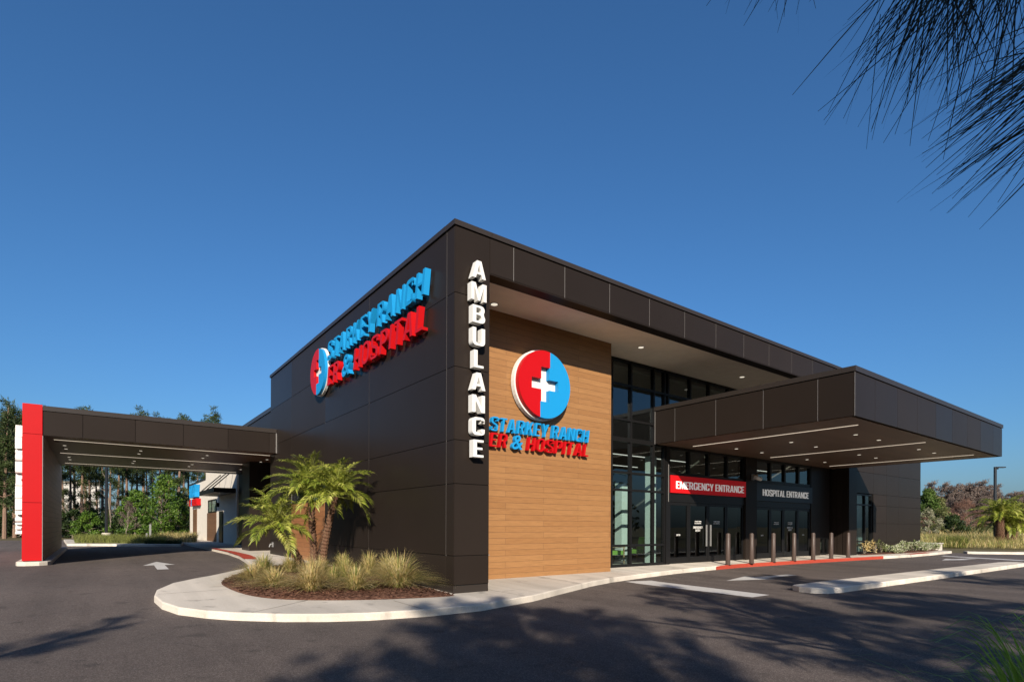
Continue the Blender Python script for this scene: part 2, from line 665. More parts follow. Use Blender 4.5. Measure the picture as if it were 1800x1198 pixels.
GL = {}
GL['A'] = (.66, [[(0, 0), (.2, 0), (.245, .21), (.415, .21), (.46, 0), (.66, 0), (.445, 1), (.215, 1)], [(.28, .37), (.38, .37), (.33, .66)]])
b_ = bowl(0, 0, .6, .52, .2, .24)[:-2]
GL['B'] = (.6, [[(0, 0)] + [q for q in b_ if q[1] < .46] + [(.54, .51)] + [q for q in bowl(0, .5, .575, 1, .19, .22)[:-2] if q[1] > .57] + [(0, 1)],
                bowl(.2, .16, .4, .44, .1, .12), bowl(.2, .59, .385, .84, .09, .11)])
GL['C'] = (.6, stroke([(.5, .64), (.5, .93), (.3, .93), (.1, .93), (.1, .5), (.1, .07), (.3, .07), (.5, .07), (.5, .37)], .2, .17))
GL['E'] = (.5, [[(0, 0), (.5, 0), (.5, .17), (.2, .17), (.2, .42), (.45, .42), (.45, .58), (.2, .58), (.2, .83), (.5, .83), (.5, 1), (0, 1)]])
GL['G'] = (.62, stroke([(.51, .68), (.51, .93), (.3, .93), (.1, .93), (.1, .5), (.1, .07), (.3, .07), (.46, .07), (.52, .14), (.52, .3), (.52, .52)], .2, .17))
GL['H'] = (.6, [[(0, 0), (.2, 0), (.2, .41), (.4, .41), (.4, 0), (.6, 0), (.6, 1), (.4, 1), (.4, .58), (.2, .58), (.2, 1), (0, 1)]])
GL['I'] = (.2, [[(0, 0), (.2, 0), (.2, 1), (0, 1)]])
GL['K'] = (.63, [[(0, 0), (.2, 0), (.2, .3), (.27, .41), (.41, 0), (.63, 0), (.405, .6), (.61, 1), (.395, 1), (.2, .62), (.2, 1), (0, 1)]])
GL['L'] = (.47, [[(0, 0), (.47, 0), (.47, .17), (.2, .17), (.2, 1), (0, 1)]])
GL['M'] = (.78, [[(0, 0), (.18, 0), (.18, .62), (.325, 0), (.455, 0), (.6, .62), (.6, 0), (.78, 0), (.78, 1), (.54, 1), (.39, .4), (.24, 1), (0, 1)]])
GL['N'] = (.61, [[(0, 0), (.19, 0), (.19, .57), (.41, 0), (.61, 0), (.61, 1), (.42, 1), (.42, .43), (.2, 1), (0, 1)]])
GL['O'] = (.62, [rr(0, -.01, .62, 1.01, .29, .3, 7), rr(.2, .17, .42, .83, .1, .13, 5)])
GL['P'] = (.58, [[(0, 0), (.2, 0), (.2, .37)] + [q for q in bowl(0, .37, .58, 1, .22, .26)[:-2]] + [(0, 1)], bowl(.2, .53, .385, .84, .1, .13)])
GL['R'] = (.62, [[(0, 0), (.2, 0), (.2, .39), (.28, .39), (.41, 0), (.62, 0), (.47, .42)] + [q for q in bowl(0, .4, .6, 1, .2, .26)[:-2] if q[1] > .46] + [(0, 1)], bowl(.2, .54, .4, .84, .1, .13)])
GL['S'] = (.6, stroke([(.49, .67), (.5, .93), (.3, .93), (.1, .93), (.1, .72), (.12, .58), (.48, .43), (.5, .29), (.5, .07), (.3, .07), (.1, .07), (.11, .33)], .2, .17))
GL['T'] = (.54, [[(.17, 0), (.37, 0), (.37, .83), (.54, .83), (.54, 1), (0, 1), (0, .83), (.17, .83)]])
GL['U'] = (.6, stroke([(.1, 1), (.1, .5), (.1, .07), (.3, .07), (.5, .07), (.5, .5), (.5, 1)], .2, .17))
GL['Y'] = (.62, [[(.21, 0), (.41, 0), (.41, .4), (.62, 1), (.41, 1), (.31, .63), (.21, 1), (0, 1), (.21, .4)]])
_gc = {}


def glyph(ch, off=0.0):
    """cached unit mesh of a letter: vertices (x, y, z in 0..1) and faces"""
    key = (ch, off)
    if key in _gc:
        return _gc[key]
    if ch == '&':
        cu = bpy.data.curves.new('ampersand', 'FONT')
        cu.body = '&'
        cu.offset = .035 + off
        wd = .74
    else:
        cu = bpy.data.curves.new('letter_outline', 'CURVE')
        cu.dimensions = '2D'
        cu.fill_mode = 'BOTH'
        cu.offset = off
        wd, loops = GL[ch]
        for lp in loops:
            sp = cu.splines.new('POLY')
            sp.points.add(len(lp) - 1)
            for i, q in enumerate(lp):
                sp.points[i].co = (q[0], q[1], 0, 1)
            sp.use_cyclic_u = True
    cu.extrude = .5
    o = bpy.data.objects.new('letter_outline', cu)
    C.objects.link(o)
    dg = bpy.context.evaluated_depsgraph_get()
    me = bpy.data.meshes.new_from_object(o.evaluated_get(dg))
    V = np.array([v.co[:] for v in me.vertices])
    Fs = [tuple(p.vertices) for p in me.polygons]
    bpy.data.objects.remove(o)
    bpy.data.curves.remove(cu)
    bpy.data.meshes.remove(me)
    V[:, 2] += .5
    if ch == '&':
        V[:, 0] -= V[:, 0].min()
        V[:, 1] -= V[:, 1].min()
        V[:, 0] *= wd / V[:, 0].max()
        V[:, 1] /= V[:, 1].max()
    _gc[key] = (V, Fs, wd)
    return _gc[key]


AX = {'-Y': ((1, 0, 0), (0, 0, 1), (0, -1, 0)), '-X': ((0, -1, 0), (0, 0, 1), (-1, 0, 0))}


def text(s, x0, hgt, depth, width=None, track=.06, shear=0.0, space=.3, off=0.0):
    """list of (char, V, F) laid along local x from x0; width fits the whole line"""
    x = 0
    out = []
    for i, ch in enumerate(s):
        if ch == ' ':
            x += space
            continue
        V, Fs, wd = glyph(ch, off)
        V = V.copy()
        V[:, 0] += shear * V[:, 1] + x
        out.append([ch, V, Fs])
        x += wd + track
    x -= track
    k = (width / x) if width else hgt
    for o in out:
        o[1] = o[1] * np.array([k, hgt, depth])
        o[1][:, 0] += x0
    return out


def place(V, face, origin):
    a, b, c = (np.array(q, float) for q in AX[face])
    return V[:, :1] * a + V[:, 1:2] * b + V[:, 2:3] * c + np.array(origin, float)


def letters(parent, s, face, origin, hgt, depth, mt, width=None, track=.06, shear=0.0, space=.3, each=True, name='letter', off=0.0):
    parts = text(s, 0, hgt, depth, width, track, shear, space, off)
    if each:
        for ch, V, Fs in parts:
            mb = MB()
            mb.add(place(V, face, origin), Fs)
            mb.build(name, mt(ch) if callable(mt) else mt, parent, bevel=.0)
    else:
        cut = len(s.split(' ')[0])
        for grp in (parts[:cut], parts[cut:]):
            mb = MB()
            for ch, V, Fs in grp:
                mb.add(place(V, face, origin), Fs)
            if grp:
                mb.build(name, mt, parent)


# ------------------------------------------------------------------ ground
def sheet(name, poly, top, m_, skirt=0.0, cuts=(0, 5, 18), edge_m=None):
    """flat sheet following the gentle slope of the ground; skirt gives it a kerb face"""
    bm = bmesh.new()
    vs_ = [bm.verts.new((x, y, 0)) for x, y in poly]
    bm.faces.new(vs_)
    bmesh.ops.recalc_face_normals(bm, faces=bm.faces)
    for yc in cuts:
        g = bm.verts[:] + bm.edges[:] + bm.faces[:]
        bmesh.ops.bisect_plane(bm, geom=g, plane_co=(0, yc, 0), plane_no=(0, 1, 0))
    bmesh.ops.triangulate(bm, faces=bm.faces[:])
    for f in bm.faces:
        if f.normal.z < 0:
            f.normal_flip()
    for v in bm.verts:
        v.co.z = gz(v.co.y) + top
    if skirt:
        be = [e for e in bm.edges if e.is_boundary]
        r = bmesh.ops.extrude_edge_only(bm, edges=be)
        for v in [q for q in r['geom'] if isinstance(q, bmesh.types.BMVert)]:
            v.co.z -= skirt
    bmesh.ops.recalc_face_normals(bm, faces=bm.faces)
    me = bpy.data.meshes.new(name)
    bm.to_mesh(me)
    bm.free()
    me.materials.append(m_)
    o = bpy.data.objects.new(name, me)
    C.objects.link(o)
    if skirt:
        b = o.modifiers.new('bevel', 'BEVEL')
        b.width = .025
        b.segments = 3
        b.limit_method = 'ANGLE'
        b.angle_limit = rad(50)
    return structure(o)


def smooth_poly(p, it=2, closed=True):
    for _ in range(it):
        q = []
        for a, b in zip(p, p[1:] + p[:1]):
            q += [(a[0] * .75 + b[0] * .25, a[1] * .75 + b[1] * .25), (a[0] * .25 + b[0] * .75, a[1] * .25 + b[1] * .75)]
        p = q
    return p


sheet('ground', [(-900, -600), (1500, -600), (1500, 1500), (-900, 1500)], -.03, M_EARTH)
sheet('parking_lot', [(-45, -9.2), (120, -9.2), (120, 1.0), (36.9, -1.2), (34.8, 1.2), (30, 2.2), (14, 3.0), (2, 3), (0, 20), (0, 48), (-60, 62), (-60, -9.2)], 0.0, M_ASPH)

edge = [(-1.14, 47), (-1.14, 24), (-1.16, 17.65), (-1.32, 14.35), (-1.6, 11.8), (-1.8, 10.1), (-2.0, 8.7), (-2.6, 7.3), (-3.66, 5.5), (-4.55, 4.3), (-4.92, 3.3), (-5.02, 2.5), (-4.97, 1.6), (-4.8, .88),
        (-4.48, .34), (-4.03, -.19), (-3.51, -.70), (-2.97, -1.07), (-2.38, -1.35), (-1.46, -1.54), (-.34, -1.55), (.3, -1.35), (1.2, -1.1), (2.63, -.45), (4.06, .18), (5.27, .55), (6.94, .86),
        (8.82, 1.16), (10.85, 1.33), (12.02, 1.39), (13.02, 1.44), (16.81, 1.29), (20.4, 1.09), (24.3, .86), (27.35, .70), (30.83, .76), (34.4, .9)]
inner = [(34.8, 3.5), (33.2, 3.2), (20, 3.6), (6, 3.4), (1.5, 4), (1.2, 15.5), (1.2, 47)]
sheet('sidewalk', edge + inner, .13, M_CONC, .14)
# red painted kerb ramps
ke = [(11.3, 1.35), (12.02, 1.39), (13.02, 1.44), (16.81, 1.29), (20.4, 1.09), (24.3, .86)]
sheet('red_kerb', [(x, y - .014) for x, y in ke] + [(x, y + .05) for x, y in ke[:0:-1]], .134, M_REDKERB, .14)
sheet('red_kerb_ramp', [(-1.19, 21.9), (-1.2, 17.65), (-1.36, 14.3), (-1.62, 11.9), (-1.3, 11.5), (-1.06, 12.6), (-.9, 14.4), (-.85, 17.7), (-.95, 22)], .134, M_REDKERB)
sheet('red_kerb_end', [(27.6, .71), (31.0, .78), (30.8, 1.15), (27.5, 1.05)], .134, M_REDKERB)
# markings
sheet('stop_bar', [(5.75, .5), (6.62, .32), (6.25, -3.32), (5.52, -3.33)], .004, M_PAINT)


def arrow(tip, tail, hw, sw, frac=.48):
    t, b = Vector((*tip, 0)), Vector((*tail, 0))
    d = (b - t)
    n = Vector((-d.y, d.x, 0)).normalized()
    k = t + d * frac
    P = [t, k + n * hw, k + n * sw, b + n * sw, b - n * sw, k - n * sw, k - n * hw]
    return sheet('arrow_marking', [(p.x, p.y) for p in P], .004, M_PAINT)


arrow((-4.13, 13.9), (-4.25, 10.0), .45, .15)
arrow((8.45, -.86), (12.0, -.95), .5, .16, .48)
arrow((25.9, -1.0), (29.2, -1.4), .5, .16)
sheet('lane_line', [(31.0, .32), (29.3, -3.3), (28.6, -3.3), (30.4, .32)], .004, M_PAINT)
isl = smooth_poly([(7.3, -3.1), (24.3, -3.5), (24.5, -4.25), (7.3, -4.15)], 3)
isl = [(7.35, -3.72), (7.42, -3.4), (7.66, -3.13), (9.09, -3.12), (14, -3.25), (23.6, -3.52), (24.25, -3.65), (24.5, -3.95), (24.2, -4.25), (23.5, -4.34), (14, -4.2), (8.11, -4.06), (7.6, -3.98)]
sheet('curb_island', isl, .13, M_CONC, .14)
for (xa, ya), (xb, yb) in (((-1.5, -1.5), (-1.45, -.25)), ((1.0, -1.1), (1.0, 1.68)), ((3.6, .1), (3.6, 1.68)), ((6.7, .9), (6.7, 2.4)), ((9.5, 1.28), (9.5, 2.4)), ((-4.95, 2.6), (-3.75, 2.7)), ((-3.9, -.25), (-2.75, .6)), ((13.9, 1.4), (13.9, 2.4)), ((17.5, 1.3), (17.5, 2.4))):
    d_ = Vector((xb - xa, yb - ya, 0)).normalized() * .006
    sheet('sidewalk_joint', [(xa - d_.y, ya + d_.x), (xb - d_.y, yb + d_.x), (xb + d_.y, yb - d_.x), (xa + d_.y, ya - d_.x)], .1325, M_JOINT)
mul = smooth_poly([(-3.72, 4.2), (-3.7, 2.3), (-3.4, 1.1), (-2.6, .42), (-1.6, 0.0), (-.3, -.36), (-.03, -.2), (-.03, 8.3), (-1.42, 8.2), (-2.7, 6.0)], 2)


def mulch_bed(name, poly, h, seed, mt, chips=2500):
    """low mound of bark with loose chips on it"""
    rng = random.Random(seed)
    bm = bmesh.new()
    n = len(poly)
    cx = sum(p[0] for p in poly) / n
    cy = sum(p[1] for p in poly) / n
    rings = []
    for s_, hh in ((1, 0), (.97, .25), (.9, .5), (.75, .8), (.5, 1), (.25, 1), (.02, 1)):
        rings.append([bm.verts.new((cx + (x - cx) * s_, cy + (y - cy) * s_, gz(cy + (y - cy) * s_) + .13 + h * hh + .004)) for x, y in poly])
    for a, b in zip(rings[:-1], rings[1:]):
        for i in range(n):
            bm.faces.new((a[i], a[(i + 1) % n], b[(i + 1) % n], b[i]))
    for _ in range(chips):
        s_ = math.sqrt(rng.random()) * .99
        i = rng.randrange(n)
        t = rng.random()
        ex = poly[i][0] * (1 - t) + poly[(i + 1) % n][0] * t
        ey = poly[i][1] * (1 - t) + poly[(i + 1) % n][1] * t
        x, y = cx + (ex - cx) * s_, cy + (ey - cy) * s_
        hh = np.interp(s_, [0, .5, .75, .9, .97, 1], [1, 1, .8, .5, .25, 0])
        z = gz(y) + .142 + h * hh
        a = rng.random() * 2 * PI
        d = Vector((math.cos(a), math.sin(a), rng.uniform(-.4, .5))) * rng.uniform(.015, .05)
        e = Vector((-math.sin(a), math.cos(a), rng.uniform(-.4, .4))) * rng.uniform(.006, .015)
        c = Vector((x, y, z + .008))
        bm.faces.new([bm.verts.new(c - d - e), bm.verts.new(c + d - e), bm.verts.new(c + d + e), bm.verts.new(c - d + e)])
    bmesh.ops.recalc_face_normals(bm, faces=bm.faces)
    me = bpy.data.meshes.new(name)
    bm.to_mesh(me)
    bm.free()
    me.materials.append(mt)
    o = bpy.data.objects.new(name, me)
    C.objects.link(o)
    return structure(o)


mulch_bed('mulch_bed', mul, .09, 3, M_MULCH, 5000)
mulch_bed('mulch_bed', smooth_poly([(23.75, 1.9), (23.8, 1.55), (29, 1.25), (34.2, 1.35), (34.2, 1.9)], 1), .05, 4, M_MULCH, 1200)

# ------------------------------------------------------------------ hospital building
H = thing('hospital_building', 'large dark brown panelled hospital building with projecting roof fascia and deep entrance canopy', 'building')
ZT, ZC = 7.82, 7.70          # roof edge, underside of coping
ZF, ZSO = 6.95, 6.985        # bottom of fascia, soffit
XR = 22.9                    # right end of the tall block
YW, YG = 1.7, 2.5            # wood wall, glass wall
vj = [.013, .33, 4.47, 8.06, 11.85, 15.0]
zj = [.30, .908, 2.40, 3.304, 4.813, 6.337, ZC]
mb = MB()
# left wall and corner pier cladding
panels(mb, 'X', 0, vj[:3], zj)
panels(mb, 'X', 0, vj[2:4], zj)
panels(mb, 'X', 0, vj[3:5], zj[3:])
panels(mb, 'X', 0, vj[4:], zj)
panels(mb, 'Y', 0, [.0, .87], [.30, .908, 2.40, 3.304, 4.813, 6.337, ZC])
fx = [.9 + 1.535 * i for i in range(15)]
fx = [.9, 1.511, 3.034, 4.568, 6.116, 7.666, 9.209, 10.743, 12.28, 13.81, 15.35, 16.88, 18.42, 19.95, 21.49, XR]
panels(mb, 'Y', 0, [.87] + fx[1:], [ZF, ZC])
for z in (.905,):
    mb.box(.872, .882, -.006, .03, z - .012, z + .012, 1)
for yy in vj[1:5]:
    mb.box(.004, .012, yy - .0055, yy + .0055, .9, ZC, 1)
for xx in fx[1:-1]:
    mb.box(xx - .005, xx + .005, .004, .012, ZF + .01, ZC, 1)
mb.build('wall_panels', [M_PANEL, M_TRIM], H)
mb = MB()
B_ = .02
mb.box(B_, .30, B_, 8.06, .0, ZC - .002)                    # left wall backing
mb.box(B_, .30, 8.06, 11.85, 3.304, ZC - .002)
mb.box(B_, .30, 11.85, 14.99, .0, ZC - .002)
mb.box(.30, .868, B_, YW + .3, .0, ZC - .004)                # corner pier
mb.box(.868, XR, B_, .34, ZF + .012, ZC - .004)              # fascia backing
mb.box(.30, XR, 14.7, 14.99, 0, ZC - .006)                  # rear wall
mb.box(XR - .3, XR - .002, YG + .5, 14.7, 0, ZC - .006)
mb.box(XR - .3, XR - .002, .34, YG + .5, 5.7, ZC - .006)
mb.build('wall', M_GAP, H)
mb = MB()
mb.box(.0, .868, .018, .03, .02, .285)
mb.box(.012, .03, .03, 8.06, .02, .285)
mb.box(.012, .03, 11.85, 15.0, .02, .285)
mb.build('base_course', M_COPING, H)
mb = MB()
mb.box(.868, XR, .01, .335, ZF - .02, ZF + .01)
mb.build('fascia_return', M_PANEL, H)
# coping: overlapping cap lengths
mb = MB()
for a, b in zip([-.035] + [.9 + 3.03 * i for i in range(8)], [.9 + 3.03 * i for i in range(8)] + [XR + .03]):
    if b > a:
        mb.box(a + .004, min(b, XR + .03) - .004, -.035, .35, ZC + .012, ZT)
for i in range(5):
    mb.box(-.035, .35, .36 + 2.94 * i, .352 + 2.94 * (i + 1), ZC + .012, ZT)
mb.build('coping', M_COPING, H)
mb = MB()
mb.box(.3, XR - .3, .34, 14.7, ZSO + .3, ZC - .1)
mb.build('roof', M_GAP, H)
# soffit and its downlights
mb = MB()
mb.box(.868, XR - .3, .335, YG + .2, ZSO, ZSO + .25)
sf = mb.build('soffit', M_SOFFIT, H)


def disc(parent, name, x, y, z, r, mt, h=.012, ring=None):
    mb = MB()
    mb.tube([(x, y, z), (x, y, z - h)], r, 16)
    mats = [mt]
    if ring:
        N = 16
        o = len(mb.v)
        mb.tube([(x, y, z - .001), (x, y, z - h + .004)], r * 1.22, 16, 1)
        mats.append(ring)
    mb.build(name, mats, parent)


for x in (1.95, 7.4, 12.95, 18.4):
    disc(sf, 'downlight', x, 1.38, ZSO, .085, M_DOWN, .014, M_TRIM)
# wood feature wall
mb = MB()
mb.box(.868, 6.44, YW, YW + .25, .14, ZSO)
mb.build('wood_cladding', M_WOOD, H)
mb = MB()
mb.box(.868, 6.43, YW + .012, YW + .2, .02, .138)
mb.box(6.44, 6.445, YW + .01, YG + .1, .05, ZSO)
mb.build('wall_base', M_GAP, H)
# wood panel and window in the left wall bay
mb = MB()
mb.box(-.004, .28, 8.075, 11.835, .2, 2.3)
mb.build('wood_cladding', M_WOODY, H)


def frame(mb, plane, at, us, zs, w_=.055, d=.12, inset=0.0):
    """rectangular grid of bars; us / zs are bar centre lines"""
    y0, y1 = at + inset, at + inset + d
    for u in us:
        if plane == 'Y':
            mb.box(u - w_ / 2, u + w_ / 2, y0, y1, zs[0], zs[-1])
        else:
            mb.box(y0, y1, u - w_ / 2, u + w_ / 2, zs[0], zs[-1])
    for z in zs:
        for a, b in zip(us[:-1], us[1:]):
            a2, b2 = a + w_ / 2, b - w_ / 2
            zz0, zz1 = z - w_ / 2, z + w_ / 2
            if z == zs[0]:
                zz0, zz1 = z, z + w_
            if z == zs[-1]:
                zz0, zz1 = z - w_, z
            if plane == 'Y':
                mb.box(a2, b2, y0 + .004, y1 - .004, zz0, zz1)
            else:
                mb.box(y0 + .004, y1 - .004, a2, b2, zz0, zz1)


def pane(parent, plane, at, us, zs, mt, name='pane'):
    """one thin glass sheet per opening column, held inside the frame"""
    mb = MB()
    for a, b in zip(us[:-1], us[1:]):
        for z0, z1 in zip(zs[:-1], zs[1:]):
            if plane == 'Y':
                mb.add([(a, at, z0), (b, at, z0), (b, at, z1), (a, at, z1)], [(0, 1, 2, 3)])
            else:
                mb.add([(at, b, z0), (at, a, z0), (at, a, z1), (at, b, z1)], [(0, 1, 2, 3)])
    return mb.build(name, mt, parent)


mb = MB()
frame(mb, 'X', .06, [8.09, 9.95, 11.82], [2.31, 3.295])
wf = mb.build('window', M_BLACK, H)
pane(wf, 'X', .12, [8.09, 9.95, 11.82], [2.31, 3.295], M_GLASS)
mb = MB()
mb.box(.9, .95, 8, 12, 2, 3.4)
mb.build('interior_wall', M_INT, H)
mb = MB()
mb.tube([(-.02, 14.55, .74), (-.10, 14.55, .74), (-.14, 14.55, .62)], [.03, .03, .022], 8)
mb.box(-.03, .0, 14.47, 14.63, .62, .82)
mb.build('hose_bib', M_GREYM, H)

# curtain wall (tall glazing)
us = [6.47, 7.35, 8.27, 9.42, 10.0, 10.2, 11.47, 12.62, 13.9, 15.16, 16.4, 17.6]
zs_hi = [4.36, 5.015, 6.143, 6.97]
zs_lo = [.22, .90, 2.72, 3.286, 4.36]
mb = MB()
frame(mb, 'Y', YG, us, zs_hi, .07, .14)
frame(mb, 'Y', YG + .002, us[:4] + [10.0], zs_lo, .07, .136)
mb.box(6.4, 10.2, YG - .02, YG + .16, .1, .22)
mb.box(10.04, 10.24, YG - .03, YG + .2, .1, 4.36)
cw = mb.build('curtain_wall', M_BLACK, H)
pane(cw, 'Y', YG + .07, us, zs_hi, M_GLASS)
pane(cw, 'Y', YG + .07, us[:4] + [10.0], zs_lo, M_GLASS)
mb = MB()
mb.box(10.15, 10.162, YG - .045, YG - .03, 2.4, 3.7)
mb.build('mullion_trim', M_TRIM, H)
# storefronts: transom lights above, doors below
mb = MB()
tE = [10.24, 11.41, 12.6, 13.83, 15.02]
frame(mb, 'Y', YG, tE, [3.34, 4.36], .10, .14)
mb.box(10.24, 15.02, YG + .0, YG + .16, 2.40, 2.71)
sE = mb.build('emergency_storefront', M_BLACK, H)
pane(sE, 'Y', YG + .07, tE, [3.34, 4.36], M_GLASS)
mb = MB()
tH = [15.86, 17.05, 18.24, 19.47, 20.55]
frame(mb, 'Y', YG, tH, [3.36, 4.36], .12, .14)
mb.box(15.86, 20.55, YG + .0, YG + .16, 2.36, 2.60)
sH = mb.build('hospital_storefront', M_BLACK, H)
pane(sH, 'Y', YG + .07, tH, [3.36, 4.36], M_GLASS)


def leaf(x0, x1, z1, decals):
    z0 = .235
    mb = MB()
    y0, y1 = YG + .02, YG + .09
    mb.box(x0 + .01, x0 + .09, y0, y1, z0, z1)
    mb.box(x1 - .09, x1 - .01, y0, y1, z0, z1)
    mb.box(x0 + .09, x1 - .09, y0 + .003, y1 - .003, z0, z0 + .2)
    mb.box(x0 + .09, x1 - .09, y0 + .003, y1 - .003, z1 - .1, z1)
    d = mb.build('door', M_BLACK, H)
    pane(d, 'Y', YG + .055, [x0 + .09, x1 - .09], [z0 + .2, z1 - .1], M_GLASS2)
    xm = (x0 + x1) / 2
    for s, zz, hh, ww in decals:
        mbd = MB()
        for ch, V, Fs in text(s, 0, hh, .003, ww, .1, off=-.02):
            mbd.add(place(V, '-Y', (xm - ww / 2, YG + .05, zz)), Fs)
        mbd.build('door_lettering', M_WHITE, d)
    return d


LOGO = [('STARKEY RANCH', 1.70, .045, .40), ('ER & HOSPITAL', 1.63, .045, .40)]
dx = [10.25, 11.41, 12.58, 13.79, 15.0]
leaf(dx[0], dx[1], 2.39, [('ENTER', 1.2, .06, .22)])
leaf(dx[1], dx[2], 2.39, LOGO + [('EMERGENCY', 1.46, .085, .56), ('ENTRY', 1.35, .085, .3)])
leaf(dx[2], dx[3], 2.39, LOGO)
d4 = leaf(dx[3], dx[4], 2.39, [])
mb = MB()
mb.box(12.43, 12.47, YG - .03, YG + .01, .8, 1.6)
mb.box(12.69, 12.73, YG - .03, YG + .01, .8, 1.6)
mb.build('door_handle', M_GREYM, H)
hx = [15.87, 17.05, 18.15, 19.4, 20.54]
leaf(hx[0], hx[1], 2.35, [('ENTER', 1.15, .05, .2)])
leaf(hx[1], hx[2], 2.35, LOGO)
leaf(hx[2], hx[3], 2.35, LOGO + [('HOSPITAL', 1.46, .08, .5), ('ENTRY', 1.36, .08, .3)])
leaf(hx[3], hx[4], 2.35, [('ENTER', 1.15, .05, .2)])
for q in ((15.03, 15.855, YG - .06, YG + .3, .15, 4.36), (20.56, 21.48, YG - .02, YG + .3, .15, 4.36), (22.34, 22.83, YG + .16, YG + .4, .15, 4.36)):
    mb = MB()
    mb.box(*q)
    mb.build('wall_pier', M_PANEL, H)
mb = MB()
mb.box(21.48, 22.34, YG - .02, YG + .3, 1.05, 4.36)
mb.build('wall_panel', M_PANEL, H)
mb = MB()
frame(mb, 'Y', YG, [21.5, 21.9, 22.32], [.25, 1.04])
wf = mb.build('window', M_BLACK, H)
pane(wf, 'Y', YG + .06, [21.5, 21.9, 22.32], [.25, 1.04], M_GLASS)
mb = MB()
mb.box(22.83, 23.68, 1.78, 4.0, .15, 4.9)
for yy in (1.95, 2.2, 2.45):
    mb.box(22.815, 22.83, yy - .1, yy + .1, .2, 4.36)
mb.build('side_pier', M_PANEL, H)
# right wing
YR = 2.0
mb = MB()
zr = [.16, .75, 1.73, 2.64, 3.23, 4.30, 5.6]
panels(mb, 'Y', YR, [26.22, 27.9, 29.6, 32.88], zr)
panels(mb, 'Y', YR, [23.69, 26.22], [3.23, 4.30, 5.6])
mb.build('wing_panels', M_PANEL, H)
mb = MB()
mb.box(26.22, 32.87, YR + .02, 14.9, .0, 5.6)
mb.box(23.69, 26.22, YR + .02, YR + .3, 3.24, 5.6)
mb.box(23.69, 26.22, 7, 7.2, .0, 5.6)
mb.box(23.69, 26.22, YR + .02, YR + .3, .0, .24)
mb.build('wing_wall', M_GAP, H)
mb = MB()
mb.box(23.6, 32.92, YR - .03, 14.95, 5.6, 5.72)
mb.build('wing_coping', M_COPING, H)
mb = MB()
frame(mb, 'Y', YR + .05, [24.15, 25.35, 26.15], [.25, .82, 2.66, 3.2], .07)
mb.box(23.69, 24.12, YR + .06, YR + .12, .24, 3.23)
wf = mb.build('window', M_BLACK, H)
pane(wf, 'Y', YR + .12, [24.15, 25.35, 26.15], [.25, .82, 2.66, 3.2], M_GLASS)
mb = MB()
mb.box(23.7, 26.2, YR + .5, YR + .53, .1, 3.3)
mb.build('window_blind', mat('blind_fabric', '#8fa3a2', .8, .2), H)

# interior shell behind the entrance glass
mb = MB()
mb.box(1.5, 22.3, YG + .2, 11, .10, .21, 1)
mb.box(1.5, 22.3, 11, 11.1, .2, 6.9)
mb.box(1.5, 1.6, YG + .2, 11, .2, 6.9)
mb.box(22.3, 22.4, YG + .2, 11, .2, 6.9)
mb.box(1.5, 22.3, YG + .2, 11, 6.72, 6.8)
mb.box(15.2, 15.5, YG + .3, 11, .2, 6.7)
mb.build('interior', [M_INT, M_INTF], H)
mb = MB()
mb.box(10.02, 10.30, YG + .6, YG + .9, .21, 4.05)
mb.build('interior_column', M_TEAL, H)
mb = MB()
mb.box(10.35, 10.72, YG + 2.3, YG + 2.65, .21, 3.2)
mb.build('interior_column', M_TEAL, H)
mb = MB()
for z, ys in ((4.35, (5.2, 8.0)),):
    for y in ys:
        mb.box(5.5, 15.0, y, y + .035, z, z + .03)
        mb.box(15.9, 22, y, y + .035, z, z + .03)
mb.build('interior_light', M_LED2, H)
mb = MB()
mb.box(6.5, 12.5, 9.6, 10.4, .21, 1.25)
mb.build('reception_counter', mat('counter_laminate', '#8a8378', .5, .4), H)

# entrance canopy
X0, X1, Y0, Y1, Z0, Z1 = 9.42, 22.85, -3.8, 2.49, 4.34, 5.6
ZCC = Z1 - .145
cfx = [9.425, 10.655, 12.197, 13.712, 15.30, 16.87, 18.45, 20.0, 21.6, 22.836]
cfy = [-3.80, -2.898, -1.391, .137, 1.652, 2.49]
mb = MB()
panels(mb, 'Y', Y0, [X0] + cfx[1:-1] + [X1], [Z0, ZCC])
panels(mb, 'X', X0, [Y0 + .02] + cfy[1:], [Z0, ZCC])
panels(mb, 'X', X1, [Y0 + .02] + cfy[1:], [Z0, ZCC], 1)
mb.box(X0 - .003, X0 + .003, Y0 - .003, Y0 + .003, Z0, ZCC, 1)
for yy in cfy[1:5]:
    mb.box(X0 + .004, X0 + .012, yy - .006, yy + .006, Z0, ZCC, 1)
mb.box(X0 - .004, X0 + .01, Y1 - .03, Y1 - .012, Z0, ZCC, 1)
cp = mb.build('entrance_canopy', [M_PANEL, M_TRIM], H)
mb = MB()
mb.box(X0 + .02, X1 - .02, Y0 + .02, Y1, Z0 + .03, ZCC - .003)
mb.build('canopy_core', M_GAP, cp)
mb = MB()
mb.box(X0 - .03, X1 + .03, Y0 - .03, Y0 + .3, ZCC + .01, Z1)
mb.box(X0 - .03, X0 + .3, Y0 + .302, Y1, ZCC + .01, Z1)
mb.box(X1 - .3, X1 + .03, Y0 + .302, Y1, ZCC + .01, Z1)
mb.box(X0 + .3, X1 - .3, Y0 + .3, Y1, ZCC + .01, Z1 - .06)
mb.build('coping', M_COPING, cp)
mb = MB()
mb.box(X0 + .12, X1 - .12, Y0 + .12, Y1 - .01, Z0 + .004, Z0 + .027)
cs = mb.build('canopy_soffit', M_DSOFF, cp)
for x in (10.88, 16.05, 21.26):
    mb = MB()
    mb.box(x - .02, x + .02, -3.3, 1.98, Z0 - .006, Z0 + .003)
    mb.build('light_strip', M_LED, cp)
